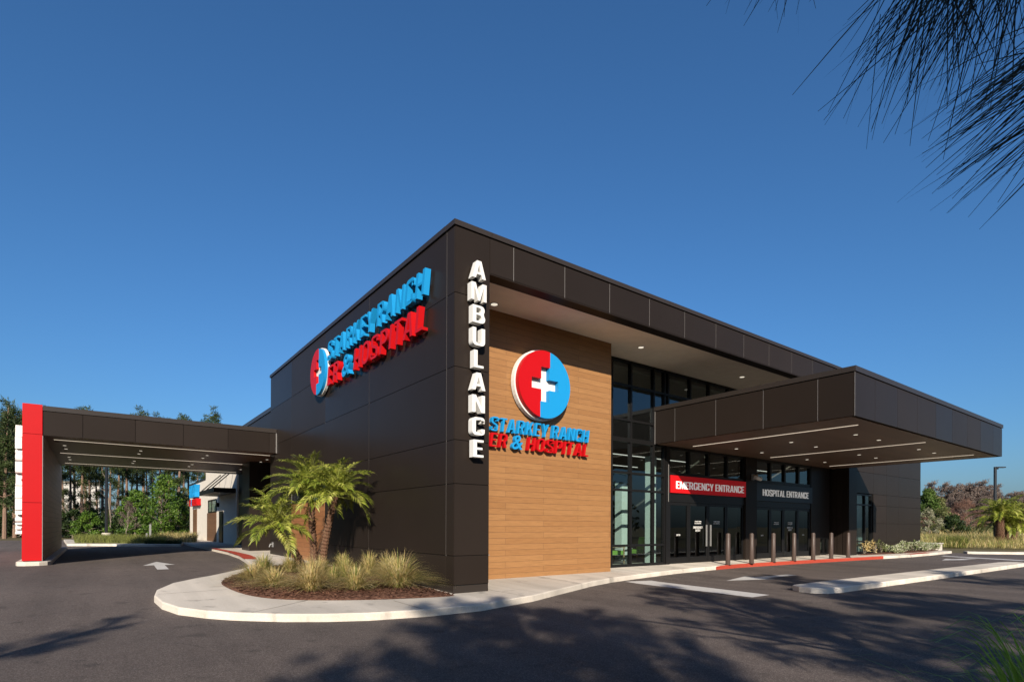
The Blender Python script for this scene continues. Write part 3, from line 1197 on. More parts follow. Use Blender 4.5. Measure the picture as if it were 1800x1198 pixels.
for x in (12.6, 14.32, 17.85, 19.43):
    for y in (1.38, -.6, -2.56):
        disc(cp, 'downlight', x, y, Z0 + .003, .06, M_DOWN, .01, M_TRIM)

# ambulance canopy with red pylon wall
PX0, PX1, PY0, PY1, PZ0, PZ1 = -7.29, -.012, 14.0, 25.7, 4.47, 5.41
pzc = PZ1 - .17
mb = MB()
pj = [PX0, -6.25, -4.77, -3.29, -1.79, -.29, PX1]
panels(mb, 'Y', PY0, pj, [PZ0 - .03, pzc])
ac = mb.build('ambulance_canopy', M_PANEL, H)
mb = MB()
mb.box(PX0 + .01, PX1, PY0 + .02, 15.0, PZ0 + .01, pzc - .003)
mb.box(PX0 + .01, .9, 15.005, PY1, PZ0 + .01, pzc - .004)
mb.build('canopy_core', M_GAP, ac)
mb = MB()
mb.box(PX0, PX1, PY0 - .03, PY0 + .35, pzc + .01, PZ1)
mb.box(PX0, PX1, PY0 + .352, 14.97, pzc + .01, PZ1 - .05)
mb.box(PX0, .9, 15.01, PY1, pzc + .01, PZ1 - .05)
mb.build('coping', M_COPING, ac)
mb = MB()
mb.box(PX1 - .02, PX1 + .004, PY0 - .012, PY0 + .015, PZ0 - .03, pzc + .02)
mb.build('joint_trim', M_TRIM, ac)
mb = MB()
mb.box(PX0 + .01, PX1, PY0 + .12, 15.0, PZ0 - .012, PZ0 + .008)
mb.box(PX0 + .01, .9, 15.002, PY1 - .1, PZ0 - .012, PZ0 + .008)
mb.build('canopy_soffit', M_DSOFF, ac)
for y in (15.1, 19.6, 24.3):
    mb = MB()
    mb.box(-7.06, .0 if y < 16 else .4, y - .02, y + .02, PZ0 - .022, PZ0 - .013)
    mb.build('light_strip', M_LED, ac)
for x in (-6.82, -4.46, -2.12, .26):
    for y in (16.7, 17.88, 21.2, 22.35):
        disc(ac, 'downlight', x, y, PZ0 - .013, .055, M_DOWN, .01, M_TRIM)
mb = MB()
ys = 13.97
for z0, z1 in ((.33, 2.23), (2.23, 4.46), (4.46, 5.44)):
    mb.box(-7.78, -7.30, ys, ys + .03, z0 + .006, z1 - .006)
    mb.box(-7.80, -7.77, ys + .0305, 27.1, z0 + .006, z1 - .006)
py = mb.build('pylon', M_RED, ac)
mb = MB()
mb.box(-7.765, -7.31, ys + .031, 27.08, .30, 5.40)
mb.build('pylon_core', M_GAP, py)
mb = MB()
mb.box(-7.308, -7.28, ys + .05, 27.1, .31, PZ0 - .012)
mb.build('pylon_lining', M_WOODD, py)
mb = MB()
mb.box(-7.298, -7.283, ys - .004, ys + .045, .32, PZ0 - .05)
mb.build('pylon_trim', M_GREYM, py)
# dark pier and recessed lower volume behind the canopy
mb = MB()
mb.box(-.2, .95, 18.0, 19.6, .2, PZ0 - .012)
mb.box(.2, .215, 17.99, 18.0, .3, PZ0 - .02, 1)
mb.box(-.2, .95, 17.99, 18.0, 1.28, 1.295, 1)
mb.build('canopy_pier', [M_PANEL, M_GAP], H)
mb = MB()
mb.box(1.0, 12, 15.0, 26.8, .0, 7.1)
mb.build('lower_block', M_PANEL, H)
mb = MB()
mb.box(.96, 12, 15.0, 26.85, 7.1, 7.3)
mb.build('lower_block_coping', M_COPING, H)
# concrete curb under the pylon
pc = [(-7.95, 14.05), (-7.9, 13.85), (-7.7, 13.72), (-7.35, 13.72), (-7.15, 13.85), (-7.07, 14.1), (-7.05, 27.2), (-7.1, 27.6), (-7.95, 27.6)]
sheet('curb_island', pc, .13, M_CONC, .14)

# ------------------------------------------------------------------ signs
sg = thing('ambulance_sign', 'vertical white channel letters AMBULANCE on the dark corner pier', 'sign', (0, 0, 0))
zt = 7.06
pitch = (7.06 - 2.905) / 8.93
for i, ch in enumerate('AMBULANCE'):
    V, Fs, wd = glyph(ch, -.022)
    hh = .375
    kx = .55 * (.92 if ch == 'M' else 1.0)
    wx = wd * kx
    V = V * np.array([kx, hh, .155])
    x = .462 - wx / 2
    z = 7.03 - hh - i * (7.03 - hh - 2.945) / 8
    mb = MB()
    mb.add(place(V, '-Y', (x, -.05, z)), Fs)
    mb.build('letter', M_WHITE, sg)
for i in range(9):
    mb = MB()
    z = 7.03 - .2 - i * (7.03 - .375 - 2.945) / 8
    mb.box(.40, .55, -.049, 0, z - .03, z + .03)
    mb.build('standoff', M_GAP, sg)


def emblem(parent, face, origin, r, d):
    """round emblem: white back disc, red and blue halves with a cross cut out"""
    N = 48

    def ring(rx, z0, z1, mt, name):
        mb = MB()
        V = []
        for k in range(N):
            a = 2 * PI * k / N
            V.append((rx * math.cos(a), rx * math.sin(a)))
        P = np.array([(x, y, z0) for x, y in V] + [(x, y, z1) for x, y in V])
        Fs = [tuple(range(N)), tuple(range(2 * N - 1, N - 1, -1))] + [(k, (k + 1) % N, N + (k + 1) % N, N + k) for k in range(N)]
        mb.add(place(P, face, origin), Fs)
        return mb.build(name, mt, parent)
    ring(r, .03, d * .55, M_WHITE, 'emblem_disc')
    a_, c_ = r * .49, r * .15
    r2 = r * .955
    # left half outline with the cross notch (offset seam as on the sign)
    sx, sy = r * .0, r * .0
    for side, mt in ((-1, M_REDL), (1, M_BLUE)):
        pts = []
        seam_top = c_ + r * .03
        seam_bot = -c_ - r * .03
        # arc from bottom seam to top seam
        a0 = math.acos(seam_bot / r2)
        a1 = math.acos(seam_top / r2)
        if side < 0:
            A = [2 * PI - a0 - (2 * PI - a0 - a1) * t / 36 for t in range(37)]
        else:
            A = [-a0 + (a1 + a0) * t / 36 for t in range(37)]
        pts = [(r2 * math.cos(q), r2 * math.sin(q)) for q in A]
        g = r * .006 * side
        if side < 0:
            notch = [(seam_top + g, a_), (-c_, a_), (-c_, c_), (-a_, c_), (-a_, -c_), (-c_, -c_), (-c_, -a_), (seam_bot + g, -a_)]
            notch = [(seam_top + g, a_), (-c_, a_), (-c_, c_), (-a_, c_), (-a_, -c_), (-c_, -c_), (-c_, -a_), (seam_bot + g, -a_)]
        else:
            notch = [(seam_top + g, a_), (c_, a_), (c_, c_), (a_, c_), (a_, -c_), (c_, -c_), (c_, -a_), (seam_bot + g, -a_)]
        # cross is slightly tall
        pts = pts + notch
        cu = bpy.data.curves.new('half', 'CURVE')
        cu.dimensions = '2D'
        cu.fill_mode = 'BOTH'
        sp = cu.splines.new('POLY')
        sp.points.add(len(pts) - 1)
        for i, q in enumerate(pts):
            sp.points[i].co = (*q, 0, 1)
        sp.use_cyclic_u = True
        cu.extrude = .5
        o = bpy.data.objects.new('half', cu)
        C.objects.link(o)
        dg = bpy.context.evaluated_depsgraph_get()
        me = bpy.data.meshes.new_from_object(o.evaluated_get(dg))
        V = np.array([v.co[:] for v in me.vertices])
        Fs = [tuple(p.vertices) for p in me.polygons]
        bpy.data.objects.remove(o)
        bpy.data.curves.remove(cu)
        V[:, 2] = (V[:, 2] + .5) * d * .45 + d * .552
        mb = MB()
        mb.add(place(V, face, origin), Fs)
        mb.build('emblem_half', mt, parent)


def brand_sign(label, face, o1, h1, w1, o2, h2, w2, depth, disc_o, disc_r):
    s = thing('hospital_sign', label, 'sign', (0, 0, 0), 0, 'hospital signs with round cross emblem')
    letters(s, 'STARKEY RANCH', face, o1, h1, depth, M_BLUE, w1, .075, .13, .2, off=-.032)
    letters(s, 'ER & HOSPITAL', face, o2, h2, depth, lambda c: M_BLUE if c == '&' else M_REDL, w2, .075, .13, .22, off=-.032)
    emblem(s, face, disc_o, disc_r, .3 if face == '-Y' else .2)
    return s


def onwall(base, face, d):
    b = Vector(base)
    return (b.x, b.y - d, b.z) if face == '-Y' else (b.x - d, b.y, b.z)


dl = .05
brand_sign('blue and red channel letter sign with round cross emblem on the sunlit wood wall', '-Y', (1.95, YW - dl, 3.90), .37, 3.42, (1.93, YW - dl, 3.50), .37, 3.44, .1, (3.60, YW - .02, 5.26), .93)
brand_sign('blue and red channel letter sign with round cross emblem high on the dark side wall', '-X', (-dl, 7.35, 6.56), .58, 6.35, (-dl, 7.35, 5.80), .6, 6.3, .14, (-.02, 8.15, 6.43), .76)
es = thing('emergency_entrance_sign', 'red panel sign reading EMERGENCY ENTRANCE in white above the doors', 'sign')
mb = MB()
mb.box(10.26, 15.02, YG - .07, YG - .005, 2.72, 3.335)
mb.build('sign_panel', M_SIGNRED, es, bevel=.006)
letters(es, 'EMERGENCY ENTRANCE', '-Y', (10.52, YG - .068, 2.865), .275, .018, M_SIGNTXT, 4.35, .03, 0, .24, each=False, name='sign_lettering', off=-.028)
hs = thing('hospital_entrance_sign', 'dark navy panel sign reading HOSPITAL ENTRANCE in pale letters', 'sign')
mb = MB()
mb.box(15.87, 20.62, YG - .05, YG - .005, 2.61, 3.345)
mb.build('sign_panel', M_SIGNNAVY, hs, bevel=.006)
letters(hs, 'HOSPITAL ENTRANCE', '-Y', (16.3, YG - .048, 2.82), .285, .018, M_SIGNTXT, 3.95, .03, 0, .24, each=False, name='sign_lettering', off=-.028)
ps = thing('ambulance_sign', 'white channel letters stacked down the outer side of the red pylon', 'sign')
for i, ch in enumerate('AMBULANCE'):
    V, Fs, wd = glyph(ch)
    V = V * np.array([.42, .38, .17])
    mb = MB()
    mb.add(place(V, '-X', (-7.84, 14.75, 4.40 - i * .40)), Fs)
    mb.build('letter', M_WHITE, ps)
for i in range(9):
    mb = MB()
    mb.box(-7.86, -7.8, 14.56, 14.66, 4.55 - i * .40, 4.62 - i * .40)
    mb.build('standoff', M_GAP, ps)

# security camera on the pier between the two storefronts
sc = thing('security_camera', 'white and brass security camera on the dark pier between the entrances', 'camera', (15.5, YG - .06, 3.55))
mb = MB()
mb.box(-.09, .09, -.05, .0, -.12, .12)
mb.build('mount_plate', M_GREYM, sc)
mb = MB()
mb.tube([(0, -.05, .06), (0, -.22, .06), (0, -.22, -.02)], [.03, .03, .03], 8)
mb.build('arm', M_CHLEG, sc)
mb = MB()
mb.tube([(-.16, -.22, -.03), (.2, -.24, -.08)], [.075, .085], 12)
mb.build('housing', M_WHITE, sc, smooth=False)
mb = MB()
mb.tube([(.2, -.24, -.08), (.215, -.242, -.083)], [.06, .06], 12)
mb.build('lens', M_BLACK, sc)

# ------------------------------------------------------------------ bollards
bo = thing('bollard', 'bronze steel bollard nearest the stop bar, first of the row', 'bollard', (12.2, 1.45, gz(1.45) + .13), 0, 'bronze bollards along the entrance kerb')
mb = MB()
R_ = .082
mb.tube([(0, 0, 0), (0, 0, 1.06), (0, 0, 1.10), (0, 0, 1.125)], [R_, R_, R_ * .93, R_ * .55], 20)
mb.build('post', M_BOLL, bo, smooth=True)
mb = MB()
mb.tube([(0, 0, 0), (0, 0, .012)], [R_ + .03, R_ + .03], 20)
mb.build('base_plate', M_COPING, bo)
nm = ['second', 'third', 'fourth', 'fifth', 'sixth']
for i, (x, y) in enumerate(((13.63, 1.38), (15.18, 1.38), (16.66, 1.32), (18.17, 1.27), (19.72, 1.23), (21.32, 1.2))):
    dup(bo, (x, y, gz(y) + .13), 0, ('bronze steel bollard %s in the row from the stop bar' % nm[i]) if i < 5 else 'bronze steel bollard farthest along, beside the dark side pier')


# ------------------------------------------------------------------ indoor chairs and table
def armchair():
    t = thing('armchair', 'green lounge armchair by the glass next to the wood wall', 'armchair', (8.95, 4.0, .21), rad(20), 'green armchairs in the waiting room')
    mb = MB()
    mb.box(-.33, .33, -.32, .32, .30, .46)
    mb.build('seat', M_CHAIR, t, bevel=.03)
    mb = MB()
    V = [(-.33, .24, .4), (.33, .24, .4), (.33, .36, .4), (-.33, .36, .4), (-.33, .38, .92), (.33, .38, .92), (.33, .48, .92), (-.33, .48, .92)]
    mb.add(V, [(0, 3, 2, 1), (4, 5, 6, 7), (0, 1, 5, 4), (1, 2, 6, 5), (2, 3, 7, 6), (3, 0, 4, 7)])
    mb.build('backrest', M_CHAIR, t, bevel=.03)
    for sx in (-1, 1):
        mb = MB()
        mb.box(sx * .33, sx * .39, -.32, .34, .58, .63)
        mb.build('armrest', M_CHLEG, t)
        for yy in (-.28, .3):
            mb = MB()
            mb.tube([(sx * .36, yy, 0), (sx * .36, yy, .6)], .022, 8)
            mb.build('leg', M_CHLEG, t)
    return t


a1 = armchair()
a1.rotation_euler.z = rad(75)
dup(a1, (10.55, 4.05, .21), rad(-84), 'green lounge armchair beside the pale column inside the glass')
dup(a1, (7.2, 5.3, .21), rad(40), 'green lounge armchair deeper inside behind the small table')
tb = thing('side_table', 'small white topped waiting room table between the green armchairs', 'table', (9.8, 4.2, .21))
mb = MB()
mb.tube([(0, 0, .5), (0, 0, .53)], .32, 24)
mb.build('tabletop', M_WHITE, tb)
mb = MB()
mb.tube([(0, 0, 0), (0, 0, .5)], .03, 10)
mb.tube([(0, 0, 0), (0, 0, .02)], .22, 20)
mb.build('leg', M_GREYM, tb)

# ------------------------------------------------------------------ cream annex
AN = thing('annex_building', 'cream stucco rear building seen under the ambulance canopy', 'building')
AXX = .95
mb = MB()
mb.box(AXX, 14, 27.0, 38.8, .1, 7.2)
mb.box(AXX, 14, 38.8, 47.7, .1, 5.0)
mb.build('wall', M_STUCCO, AN)
mb = MB()
mb.box(AXX - .05, 14, 38.8, 47.75, 5.0, 5.12)
mb.box(AXX - .05, 14, 26.95, 38.85, 7.2, 7.32)
mb.build('roof_coping', M_POLE, AN)
for y0, y1, z0, z1 in ((43.3, 45.5, .12, 2.83), (34.0, 37.9, .12, 2.40)):
    mb = MB()
    mb.box(AXX - .04, AXX - .002, y0, y1, z0, z1)
    mb.build('wood_cladding', M_WOODB, AN)
mb = MB()
frame(mb, 'X', AXX - .05, [34.0, 35.9, 37.4], [2.41, 3.36], .08, .05)
wf = mb.build('window', M_BLACK, AN)
pane(wf, 'X', AXX - .02, [34.0, 35.9, 37.4], [2.41, 3.36], M_GLASS)
mb = MB()
mb.box(AXX - .06, AXX - .003, 31.4, 32.7, .12, 2.45)
dr = mb.build('door', M_BLACK, AN)
mb = MB()
mb.tube([(AXX - .1, 31.55, 1.1), (AXX - .1, 31.55, 1.4)], .02, 6)
mb.build('handle', M_GREYM, dr)
AWY = 35.5
aw = MB()
aw.box(-.256, AXX - .004, 27.3, 33.0, 3.47, 3.75)
awo = aw.build('awning', M_BLACK, AN)
mb = MB()
for y in (28.0, 30.1, 32.3):
    mb.tube([(AXX - .02, y, 4.9), (-.2, y + .3, 3.75)], .035, 6)
mb.build('awning_rod', M_BLACK, awo)
mb = MB()
mb.box(AXX - .16, AXX - .003, 32.95, 33.15, 2.75, 3.05)
mb.build('wall_light', M_BLACK, AN)
s3 = thing('hospital_sign', 'blue and red channel letters on the cream rear building', 'sign', (0, 0, 0), 0, 'hospital signs with round cross emblem')
letters(s3, 'STARKEY', '-X', (AXX - .02, 45.2, 3.8), 1.0, .35, M_BLUE, 3.4, .035, .1, .16)
letters(s3, 'ER & HOSPITAL', '-X', (AXX - .02, 45.5, 3.1), .55, .3, lambda c: M_BLUE if c == '&' else M_REDL, 4.4, .035, .1, .2)
# far white building glimpsed between the trunks
FB = thing('warehouse', 'plain white flat roofed building beyond the pine trunks', 'building')
pa, pb = gp(105, 118), gp(175, 120)
mb = MB()
mb.box(pa.x, pb.x, pa.y + 6, pa.y + 30, 0, 10.6)
mb.build('wall', M_STUCCO2, FB)
mb = MB()
mb.box(pa.x - .3, pb.x + .3, pa.y + 5.7, pa.y + 30.3, 10.6, 11.0)
mb.build('roof', M_CREAMTRIM, FB)


# ------------------------------------------------------------------ lamp posts, small posts
def lamp(name, loc, h, rz, label, concrete=False):
    t = thing(name, label, 'street lamp', loc, rz)
    mb = MB()
    z0 = .65 if concrete else 0
    mb.box(-.075, .075, -.075, .075, z0, h)
    mb.build('pole', M_POLE, t, bevel=.01)
    mb = MB()
    mb.box(.0, .75, -.16, .16, h - .08, h)
    mb.box(.075, .25, -.04, .04, h - .2, h - .08)
    mb.build('lamp_head', M_POLE, t, bevel=.02)
    mb = MB()
    if concrete:
        mb.tube([(0, 0, -.2), (0, 0, .66)], .3, 20)
        mb.build('concrete_base', M_CONC, t)
    else:
        mb.box(-.16, .16, -.16, .16, 0, .05)
        mb.build('base_plate', M_POLE, t)
    return t


lp = gp(1749, 45)
lamp('street_lamp', lp, 6.35, -YAW, 'dark parking lot lamp post rising behind the distant palms')
lp2 = gp(187, 44)
lamp('street_lamp', lp2, 9.0, rad(40), 'tall dark lamp post on a concrete base seen under the ambulance canopy', True)
sp_ = thing('marker_post', 'pale grey marker post in the grass strip before the green shrubs', 'post', gp(264, 40))
mb = MB()
mb.box(-.06, .06, -.06, .06, -.1, 1.35)
mb.build('post', M_GREYM, sp_)
mb = MB()
mb.box(-.26, -.16, -.05, .05, -.1, .72)
mb.build('short_post', M_GREYM, sp_)
eb = thing('utility_box', 'low pale concrete utility box at the right end of the building', 'box', Vector((36.5, 2.6, gz(2.6) + .1)))
mb = MB()
mb.box(-.9, .9, -.4, .4, -.1, .32)
mb.build('box_body', M_CONC, eb, bevel=.02)
mb = MB()
mb.box(-.95, .95, -.45, .45, .32, .38)
mb.build('lid', M_CONC, eb, bevel=.01)


# ------------------------------------------------------------------ plants
def tri_leaves(rng, P, Lg, Wd, updir=None, spread=1.0):
    """pointed four-corner leaves at points P (n,3) with random direction"""
    n = len(P)
    d = rng.normal(size=(n, 3))
    if updir is not None:
        d = d * spread + np.array(updir)
    d /= np.linalg.norm(d, axis=1, keepdims=True)
    q = rng.normal(size=(n, 3))
    s = np.cross(d, q)
    s /= np.linalg.norm(s, axis=1, keepdims=True) + 1e-9
    Lg = (Lg * rng.uniform(.6, 1.3, n))[:, None]
    Wd = (Wd * rng.uniform(.7, 1.2, n))[:, None]
    return np.stack([P, P + d * Lg * .45 + s * Wd * .5, P + d * Lg, P + d * Lg * .45 - s * Wd * .5], 1)


def blob(rng, c, r, n, hollow=.35):
    d = rng.normal(size=(n, 3))
    d /= np.linalg.norm(d, axis=1, keepdims=True)
    rr_ = (hollow + (1 - hollow) * rng.random(n)) ** .6
    return np.array(c) + d * rr_[:, None] * np.array(r)


def frond(mb, rng, base, az, el, Lf, droop, nl=30, lw=.016, ll=.32, mi=0, ri=1, twist=0.0):
    """feather frond: arching midrib with two ranks of leaflets"""
    n = 14
    p = Vector(base)
    pts = []
    e = el
    st = Lf / n
    dirs = []
    for i in range(n + 1):
        pts.append(p.copy())
        dv = Vector((math.cos(az) * math.cos(e), math.sin(az) * math.cos(e), math.sin(e)))
        dirs.append(dv)
        p = p + dv * st
        e -= droop / n * (.5 + 1.2 * i / n)
    mb.tube(pts, [.013 * (1 - .8 * i / n) for i in range(n + 1)], 4, ri)
    A = []
    for k in range(nl):
        t = .16 + .84 * (k + rng.random() * .5) / nl
        f = t * n
        i = min(int(f), n - 1)
        b = pts[i].lerp(pts[i + 1], f - i)
        d = dirs[i]
        side = d.cross(Vector((0, 0, 1))).normalized()
        nv = side.cross(d).normalized()
        prof = math.sin(PI * min(1, t * .86 + .14)) ** .6 if t < .95 else .5
        ln = ll * (.45 + .55 * prof) * rng.uniform(.85, 1.1)
        for s_ in (-1, 1):
            dirn = (d * (.55 + .5 * t) + side * s_ * (1.0 - .35 * t) + nv * rng.uniform(.1, .45)).normalized()
            m1 = b + dirn * ln * .5
            dn2 = (dirn + Vector((0, 0, -.55 - rng.random() * .35))).normalized()
            tip = m1 + dn2 * ln * .5
            wv = d.cross(dirn).cross(dirn).normalized() * lw
            A.append([b - wv * .5, m1 - wv, tip, m1 + wv])
    mb.quads(np.array([[tuple(v) for v in q] for q in A]), mi)


def palm(label, loc, top, seed, nf=34, Lf=1.15, r0=.10, lean_mid=None, group=None, up=.0, name='palm_tree', azr=None, fat=1.0):
    rng = np.random.default_rng(seed)
    t = thing(name, label, 'palm', loc, 0, group)
    top = Vector(top)
    mid = Vector(lean_mid) if lean_mid else top * .5
    mb = MB()
    n = max(14, int(top.length / .045))
    pts, rs = [], []
    for i in range(n + 1):
        s = i / n
        p = mid * (2 * s * (1 - s)) + top * (s * s)
        pts.append(p)
        rs.append(r0 * (1.12 - .3 * s) * (1.0 + (.13 if i % 2 else -.06)) * rng.uniform(.93, 1.07))
    mb.tube(pts, rs, 10, 0)
    A = []
    for i in range(1, n):
        for k in range(7):
            a = k * 2 * PI / 7 + (i % 2) * .45 + rng.uniform(-.2, .2)
            o = Vector((math.cos(a), math.sin(a), 0))
            sd = Vector((-math.sin(a), math.cos(a), 0))
            b = pts[i] + o * rs[i] * .9
            ln = rng.uniform(.03, .075) * fat
            A.append([b - sd * .022 * fat, b + sd * .022 * fat, b + o * ln * .75 + Vector((0, 0, ln)) + sd * .008, b + o * ln * .75 + Vector((0, 0, ln)) - sd * .01])
    mb.quads(np.array([[tuple(v) for v in q] for q in A]), 1)
    mb.build('trunk', [M_PALMTRUNK, M_PALMBOOT], t)
    mb = MB()
    for k in range(nf):
        az = k * 2.39996 + rng.uniform(-.2, .2)
        if azr is not None:
            az = azr[0] + (azr[1] - azr[0]) * rng.random()
        s = k / nf
        el = rad(86 - 84 * s + rng.uniform(-9, 9)) + up
        frond(mb, rng, top + Vector((0, 0, -.02)), az, el, Lf * rng.uniform(.82, 1.12), rad(58 + 30 * rng.random()), 34, .0125 * fat, .31 * Lf)
    mb.build('crown', [M_FROND, M_RACH], t)
    return t


gb = .2
bz = gz(5) + .18
palm('tallest palm of the cluster with a straight rough trunk against the wood panel', (-1.32, 4.85, bz), (-.12, .0, 2.05), 11, 32, 1.15, .078, (-.02, .05, 1.0), 'pygmy date palms in the corner bed')
palm('palm with a curved trunk standing nearest the dark wall shadow', (-1.18, 4.68, bz), (.18, -.5, 1.93), 12, 28, 1.12, .088, (.03, -.1, .95), 'pygmy date palms in the corner bed')
palm('shorter palm leaning left towards the ambulance canopy', (-1.45, 5.3, bz), (-.72, -.1, 1.12), 13, 24, 1.15, .088, (-.25, .0, .58), 'pygmy date palms in the corner bed')


def grass_clump(name, label, loc, R, h, n, seed, tan=.5, group='ornamental grass clumps in the corner mulch bed'):
    rng = random.Random(seed)
    mb = MB()
    A = {0: [], 1: []}
    for k in range(n):
        a = rng.random() * 2 * PI
        r0 = R * .18 * math.sqrt(rng.random())
        q = rng.random()
        reach = R * (.2 + 1.45 * q)
        hh = h * .88 * (1.0 - .55 * q * q) * rng.uniform(.55, 1.15)
        da = a + rng.uniform(-.5, .5)
        b = Vector((math.cos(a) * r0, math.sin(a) * r0, -.02))
        o = Vector((math.cos(da), math.sin(da), 0))
        sd = Vector((-o.y, o.x, 0)) * rng.uniform(.0045, .0085)
        pts = []
        for i in range(5):
            s = i / 4
            pts.append(b + o * reach * s ** 1.35 + Vector((0, 0, hh * (1.75 * s - .75 * s * s * (1 + q * .9)))))
        mi = 1 if rng.random() < tan + .15 else 0
        for i in range(4):
            w0, w1 = 1 - i / 4.2, 1 - (i + 1) / 4.2
            A[mi].append([pts[i] - sd * w0, pts[i] + sd * w0, pts[i + 1] + sd * w1, pts[i + 1] - sd * w1])
    for mi in A:
        if A[mi]:
            mb.quads(np.array([[tuple(v) for v in q] for q in A[mi]]), mi)
    o = mb.build(name, [M_BLADEG, M_BLADET], None, loc)
    return tag(o, label, 'grass clump', group)


clumps = [(-.80, .9, .78, .9, 640, .55, 'broad tan grass clump nearest the building corner'),
          (-1.72, .95, .46, .64, 380, .5, 'upright green grass clump at the front, second from the building corner'),
          (-1.75, 2.15, .34, .5, 300, .3, 'low green grass clump in front of the palm trunks'),
          (-2.5, 1.25, .6, .8, 520, .7, 'wispy tan grass clump at the front of the bed before the leaning palm'),
          (-2.95, 2.2, .6, .5, 520, .7, 'leaning tan grass clump at the front left of the bed'),
          (-3.1, 3.4, .62, .5, 520, .65, 'low grass clump at the left tip of the bed'),
          (-2.6, 4.7, .5, .6, 420, .2, 'fresh green grass clump behind the left tip of the bed'),
          (-2.0, 4.6, .42, .6, 340, .4, 'grass clump behind the leaning palm trunk'),
          (-.5, 3.2, .5, .7, 400, .55, 'grass clump against the dark wall behind the corner clump'),
          (-.45, 2.2, .5, .8, 420, .6, 'tall tan grass clump by the dark wall next to the corner clump'),
          (-.85, 4.1, .42, .65, 340, .45, 'grass clump by the wall under the palm shadow'),
          (-1.6, 3.5, .4, .6, 340, .5, 'grass clump in front of the foot of the palm trunks'),
          (-1.2, 2.9, .42, .6, 340, .35, 'grass clump right behind the low green one')]
for i, (x, y, R, h, n, tan, lb) in enumerate(clumps):
    grass_clump('grass_clump', lb, (x, y, gz(y) + .13 + .07), R, h, int(n * 1.8), 50 + i, tan)


def shrub(name, label, loc, size, n, ll, lw, mt, seed, nb=9, cat='shrub', stems=True, group=None):
    rng = np.random.default_rng(seed)
    t = thing(name, label, cat, loc, 0, group)
    mb = MB()
    sx, sy, sz = size
    for k in range(nb):
        c = (rng.uniform(-.6, .6) * sx, rng.uniform(-.6, .6) * sy, sz * rng.uniform(.25, .85))
        q = rng.uniform(.35, .6)
        P = blob(rng, c, (sx * q, sy * q, sz * q * .6), n // nb)
        P = P[P[:, 2] > .02]
        mb.quads(tri_leaves(rng, P, ll, lw, (0, 0, .5)))
    mb.build('foliage', mt, t)
    if stems:
        mb = MB()
        for k in range(7):
            a = rng.random() * 2 * PI
            mb.tube([(0, 0, -.05), (math.cos(a) * sx * .3, math.sin(a) * sy * .3, sz * .4), (math.cos(a) * sx * .6, math.sin(a) * sy * .6, sz * .8)], [.02 * sz + .004, .012 * sz + .003, .003], 5)
        mb.build('stem', M_BARKG, t)
    return t


for i, (x, sx, sz) in enumerate(((27.6, .55, .42), (28.9, .7, .5), (30.4, .7, .55), (31.9, .75, .52), (33.4, .7, .4))):
    shrub('variegated_shrub', ['first low cream and green shrub right of the tall window', 'second cream and green shrub along the right wing wall', 'middle cream and green shrub along the right wing wall',
          'fourth cream and green shrub along the right wing wall', 'last cream and green shrub at the corner of the right wing'][i], (x, 1.55, gz(1.5) + .15), (sx, .35, sz), 900, .12, .05, M_VARIEG, 80 + i, 7, group='cream and green shrubs by the right wing')
for i, (x, lb) in enumerate(((24.35, 'sparse yellow-green plant at the left foot of the tall window'), (25.6, 'sparse yellow-green plant at the right foot of the tall window'), (26.4, 'sparse plant between the tall window and the shrubs'))):
    shrub('young_plant', lb, (x, 1.7, gz(1.7) + .15), (.25, .2, .7), 160, .11, .04, M_BLADET if i != 2 else M_OLIVE, 90 + i, 5, 'plant')


def grass_field(name, poly_fn, n, hmin, hmax, seed, mats, tan=.5, wd=.012):
    """mass of grass nobody could count"""
    rng = np.random.default_rng(seed)
    mb = MB()
    P = poly_fn(rng, n)
    for mi in (0, 1):
        sel = rng.random(len(P)) < (tan if mi else 1 - tan)
        Q = P[sel]
        if not len(Q):
            continue
        k = len(Q)
        hh = rng.uniform(hmin, hmax, k) * (0.75 + .5 * np.sin(Q[:, 0] * 1.7 + Q[:, 1] * .9) ** 2)
        a = rng.random(k) * 2 * PI
        o = np.stack([np.cos(a), np.sin(a), np.zeros(k)], 1)
        s = np.stack([-np.sin(a), np.cos(a), np.zeros(k)], 1) * wd
        m1 = Q + o * (hh * .12)[:, None] + np.array([0, 0, 1]) * (hh * .6)[:, None]
        tp = Q + o * (hh * .5)[:, None] + np.array([0, 0, 1]) * hh[:, None]
        mb.quads(np.stack([Q - s, m1 - s * .7, tp, m1 + s * .7], 1), mi)
        b2 = rng.permutation(k)
    return stuff(mb.build(name, mats))


def strip(px0, px1, D0, D1):
    def fn(rng, n):
        px = rng.uniform(px0, px1, n)
        D = rng.uniform(D0, D1, n)
        base = np.array(CAM)[None] + (np.array(fw)[None] + np.array(rt0)[None] * ((px - 900) / F0)[:, None]) * D[:, None]
        base[:, 2] = np.where(base[:, 1] < 0, 0, .03 * np.minimum(base[:, 1], 5) + .004 * np.clip(base[:, 1] - 5, 0, 13))
        return base
    return fn


def ribbon(A, B, wdt):
    A, B = Vector(A), Vector(B)
    d = (B - A)
    n = Vector((-d.y, d.x, 0)).normalized() * wdt
    return [(A.x, A.y), (B.x, B.y), (B.x + n.x, B.y + n.y), (A.x + n.x, A.y + n.y)]


